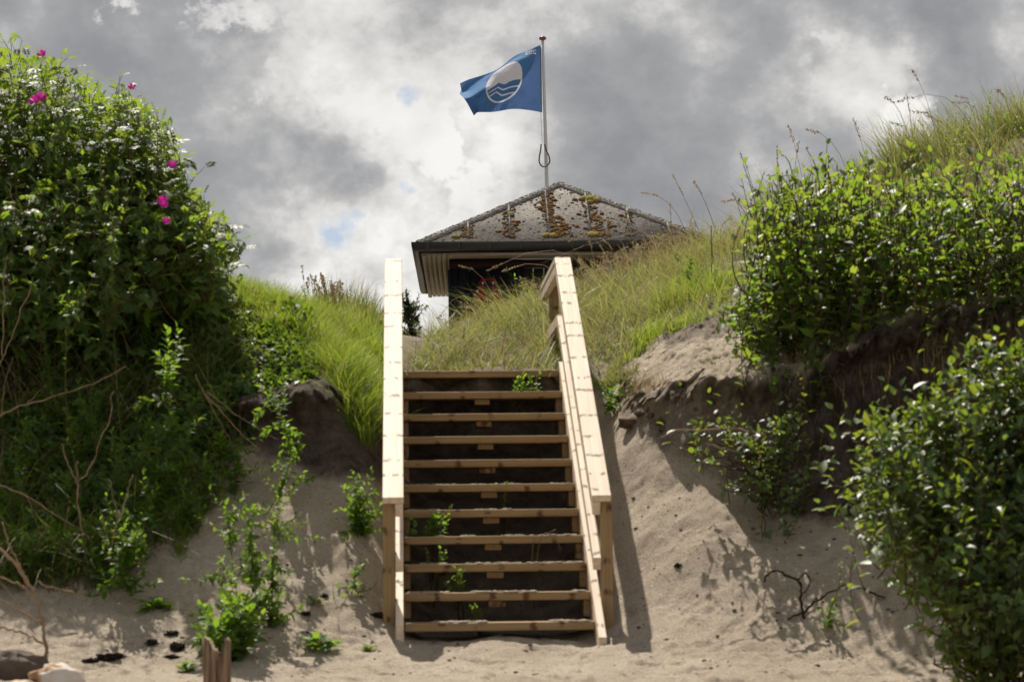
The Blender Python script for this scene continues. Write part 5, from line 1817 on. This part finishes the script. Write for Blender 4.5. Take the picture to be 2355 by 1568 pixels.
# ------------------------------------------------------------------ light and sky
SUN_EL, SUN_AZ = R(53), R(-16)      # azimuth from straight ahead, minus = left
sd = np.array([math.sin(SUN_AZ) * math.cos(SUN_EL), math.cos(SUN_AZ) * math.cos(SUN_EL), math.sin(SUN_EL)])
sl = bpy.data.lights.new("sun", "SUN")
sl.energy = 5.0
sl.angle = R(.55)
sl.color = (1, .93, .82)
so = bpy.data.objects.new("sun", sl)
COL.objects.link(so)
so.rotation_euler = Vector(-sd).to_track_quat("-Z", "Y").to_euler()

w = bpy.data.worlds.new("World")
scene.world = w
w.use_nodes = True
nt = w.node_tree
for n in list(nt.nodes): nt.nodes.remove(n)
wo = N(nt, "ShaderNodeOutputWorld")
bg = N(nt, "ShaderNodeBackground")
bg.inputs["Strength"].default_value = .1
L(nt, bg.outputs[0], wo.inputs[0])
sky = N(nt, "ShaderNodeTexSky", sky_type="NISHITA")
sky.sun_disc = False
sky.sun_elevation = SUN_EL
sky.sun_rotation = SUN_AZ
tc = N(nt, "ShaderNodeTexCoord")
DIR = tc.outputs["Generated"]


def wnoise(scale, det, rough, dist=0., off=(0, 0, 0), stretch=(1, 1, 1)):
    mp = N(nt, "ShaderNodeMapping")
    mp.inputs["Location"].default_value = off
    mp.inputs["Scale"].default_value = stretch
    L(nt, DIR, mp.inputs[0])
    n = N(nt, "ShaderNodeTexNoise")
    n.inputs["Scale"].default_value = scale
    n.inputs["Detail"].default_value = det
    n.inputs["Roughness"].default_value = rough
    n.inputs["Distortion"].default_value = dist
    L(nt, mp.outputs[0], n.inputs["Vector"])
    return n


def M2(op, a, b=None, c=None, clamp=False):
    n = N(nt, "ShaderNodeMath", operation=op, use_clamp=clamp)
    for i, x in enumerate((a, b, c)):
        if x is None: continue
        if isinstance(x, (int, float)): n.inputs[i].default_value = x
        else: L(nt, x, n.inputs[i])
    return n.outputs[0]


# ragged direction used for the large cloud masses
wn = wnoise(16, 6, .6)
wv = N(nt, "ShaderNodeVectorMath", operation="MULTIPLY_ADD")
L(nt, wn.outputs["Color"], wv.inputs[0])
wv.inputs[1].default_value = (.085, .085, .085)
off_ = N(nt, "ShaderNodeVectorMath", operation="ADD")
L(nt, DIR, off_.inputs[0])
off_.inputs[1].default_value = (-.0425, -.0425, -.0425)
L(nt, off_.outputs[0], wv.inputs[2])
WD = wv.outputs[0]


def blob(u, v, rpx, amp):
    d = ray(u, v)
    d = d / np.linalg.norm(d)
    n = N(nt, "ShaderNodeVectorMath", operation="DISTANCE")
    L(nt, WD, n.inputs[0])
    n.inputs[1].default_value = tuple(d)
    q = M2("MULTIPLY", n.outputs["Value"], F / rpx)
    q = M2("MULTIPLY", q, q)
    q = M2("MULTIPLY", q, -1.0)
    return M2("MULTIPLY", M2("EXPONENT", q), amp)


bright = [(700, 60, 330, .26), (330, 20, 120, .22), (1120, 110, 240, .20), (1000, 300, 130, .18), (880, 480, 200, .26), (800, 640, 150, .30), (1090, 330, 150, .10), (2060, 260, 110, .34), (1890, 110, 130, .22), (2330, 120, 120, .10), (960, 740, 140, .2), (1100, 420, 130, .12), (1750, 330, 200, .05), (820, 250, 100, .12), (2200, 330, 90, .12)]
dark = [(130, 90, 220, -.20), (430, 230, 260, -.24), (760, 400, 130, -.16), (620, 330, 120, -.12), (1450, 280, 260, -.10), (1790, 190, 120, -.16), (2200, 90, 130, -.20), (1960, 330, 110, -.14), (2230, 230, 90, -.16), (1330, 130, 160, -.04), (620, 560, 110, -.04), (1600, 420, 160, -.04), (600, 120, 90, -.08)]
acc = None
for u, v, r_, a in bright + dark:
    b = blob(u, v, r_, a)
    acc = b if acc is None else M2("ADD", acc, b)
n1 = wnoise(13, 12, .60, .0, (3.1, 0, 1.7), (1, 1, 1.35))
n2 = wnoise(44, 10, .62, .0, (1, 5, 2), (1, 1, 1.2))
val = M2("MULTIPLY_ADD", n1.outputs[0], 1.1, M2("MULTIPLY_ADD", n2.outputs[0], .34, M2("MULTIPLY_ADD", acc, .9, -.30)))
cl = ramp(nt, val, [(.22, (2.15, 2.18, 2.28)), (.42, (2.85, 2.87, 2.95)), (.52, (3.75, 3.73, 3.7)), (.60, (5.0, 4.92, 4.8)), (.74, (6.3, 6.2, 6.0)), (.9, (6.9, 6.8, 6.6))])
cum = None
for u, v, r_, a in [(2075, 255, 95, .62), (2010, 215, 60, .5), (1885, 105, 85, .52), (2330, 130, 70, .3), (1010, 235, 70, .45), (1080, 300, 90, .4), (905, 395, 60, .4), (930, 520, 110, .5), (790, 640, 90, .62), (700, 690, 80, .45), (330, 30, 80, .5), (560, 60, 130, .42), (760, 110, 150, .38), (960, 700, 100, .45), (1150, 400, 80, .3), (1700, 300, 90, .22)]:
    b = blob(u, v, r_, a)
    cum = b if cum is None else M2("ADD", cum, b)
n3 = wnoise(30, 12, .64, .0, (7, 2, 4), (1, 1, 1.25))
cm = M2("ADD", cum, M2("MULTIPLY_ADD", n3.outputs[0], 1.5, -.75))
cmask = N(nt, "ShaderNodeMapRange", interpolation_type="SMOOTHSTEP")
for i_, x_ in enumerate((.33, .47, 0, .92)): cmask.inputs[i_ + 1].default_value = x_
L(nt, cm, cmask.inputs[0])
ccol = ramp(nt, M2("MULTIPLY_ADD", n2.outputs[0], .9, M2("MULTIPLY_ADD", cm, .35, -.12)), [(.28, (4.0, 3.98, 3.95)), (.46, (5.6, 5.5, 5.35)), (.62, (6.9, 6.8, 6.6))])
cmx = N(nt, "ShaderNodeMix", data_type="RGBA")
L(nt, cmask.outputs[0], cmx.inputs[0])
L(nt, cl, cmx.inputs[6])
L(nt, ccol, cmx.inputs[7])
cl = cmx.outputs[2]
blue = None
for u, v, r_, a in [(795, 558, 62, .9), (765, 572, 40, .45), (985, 180, 55, .8), (905, 345, 40, .8), (890, 450, 45, .8), (700, 640, 60, .5), (830, 740, 60, .4)]:
    b = blob(u, v, r_, a)
    blue = b if blue is None else M2("ADD", blue, b)
blue = M2("ADD", blue, M2("MULTIPLY_ADD", n2.outputs[0], 2.6, -1.5))
bf = ramp(nt, blue, [(.30, (0, 0, 0)), (.95, (.75, .75, .75))])
mx = N(nt, "ShaderNodeMix", data_type="RGBA")
L(nt, bf, mx.inputs[0])
L(nt, cl, mx.inputs[6])
skm = N(nt, "ShaderNodeMix", data_type="RGBA", blend_type="MULTIPLY")
skm.inputs[0].default_value = 1
L(nt, sky.outputs[0], skm.inputs[6])
skm.inputs[7].default_value = (.50, .54, .62, 1)
L(nt, skm.outputs[2], mx.inputs[7])
L(nt, mx.outputs[2], bg.inputs["Color"])

scene.render.engine = "CYCLES"
scene.cycles.max_bounces = 8
scene.cycles.transparent_max_bounces = 8
scene.cycles.use_adaptive_sampling = True
scene.cycles.adaptive_threshold = .015
scene.cycles.use_denoising = True
vs_ = scene.view_settings
vs_.view_transform = "Standard"
vs_.look = "None"
vs_.exposure = .44
vs_.gamma = 1
vs_.use_curve_mapping = False
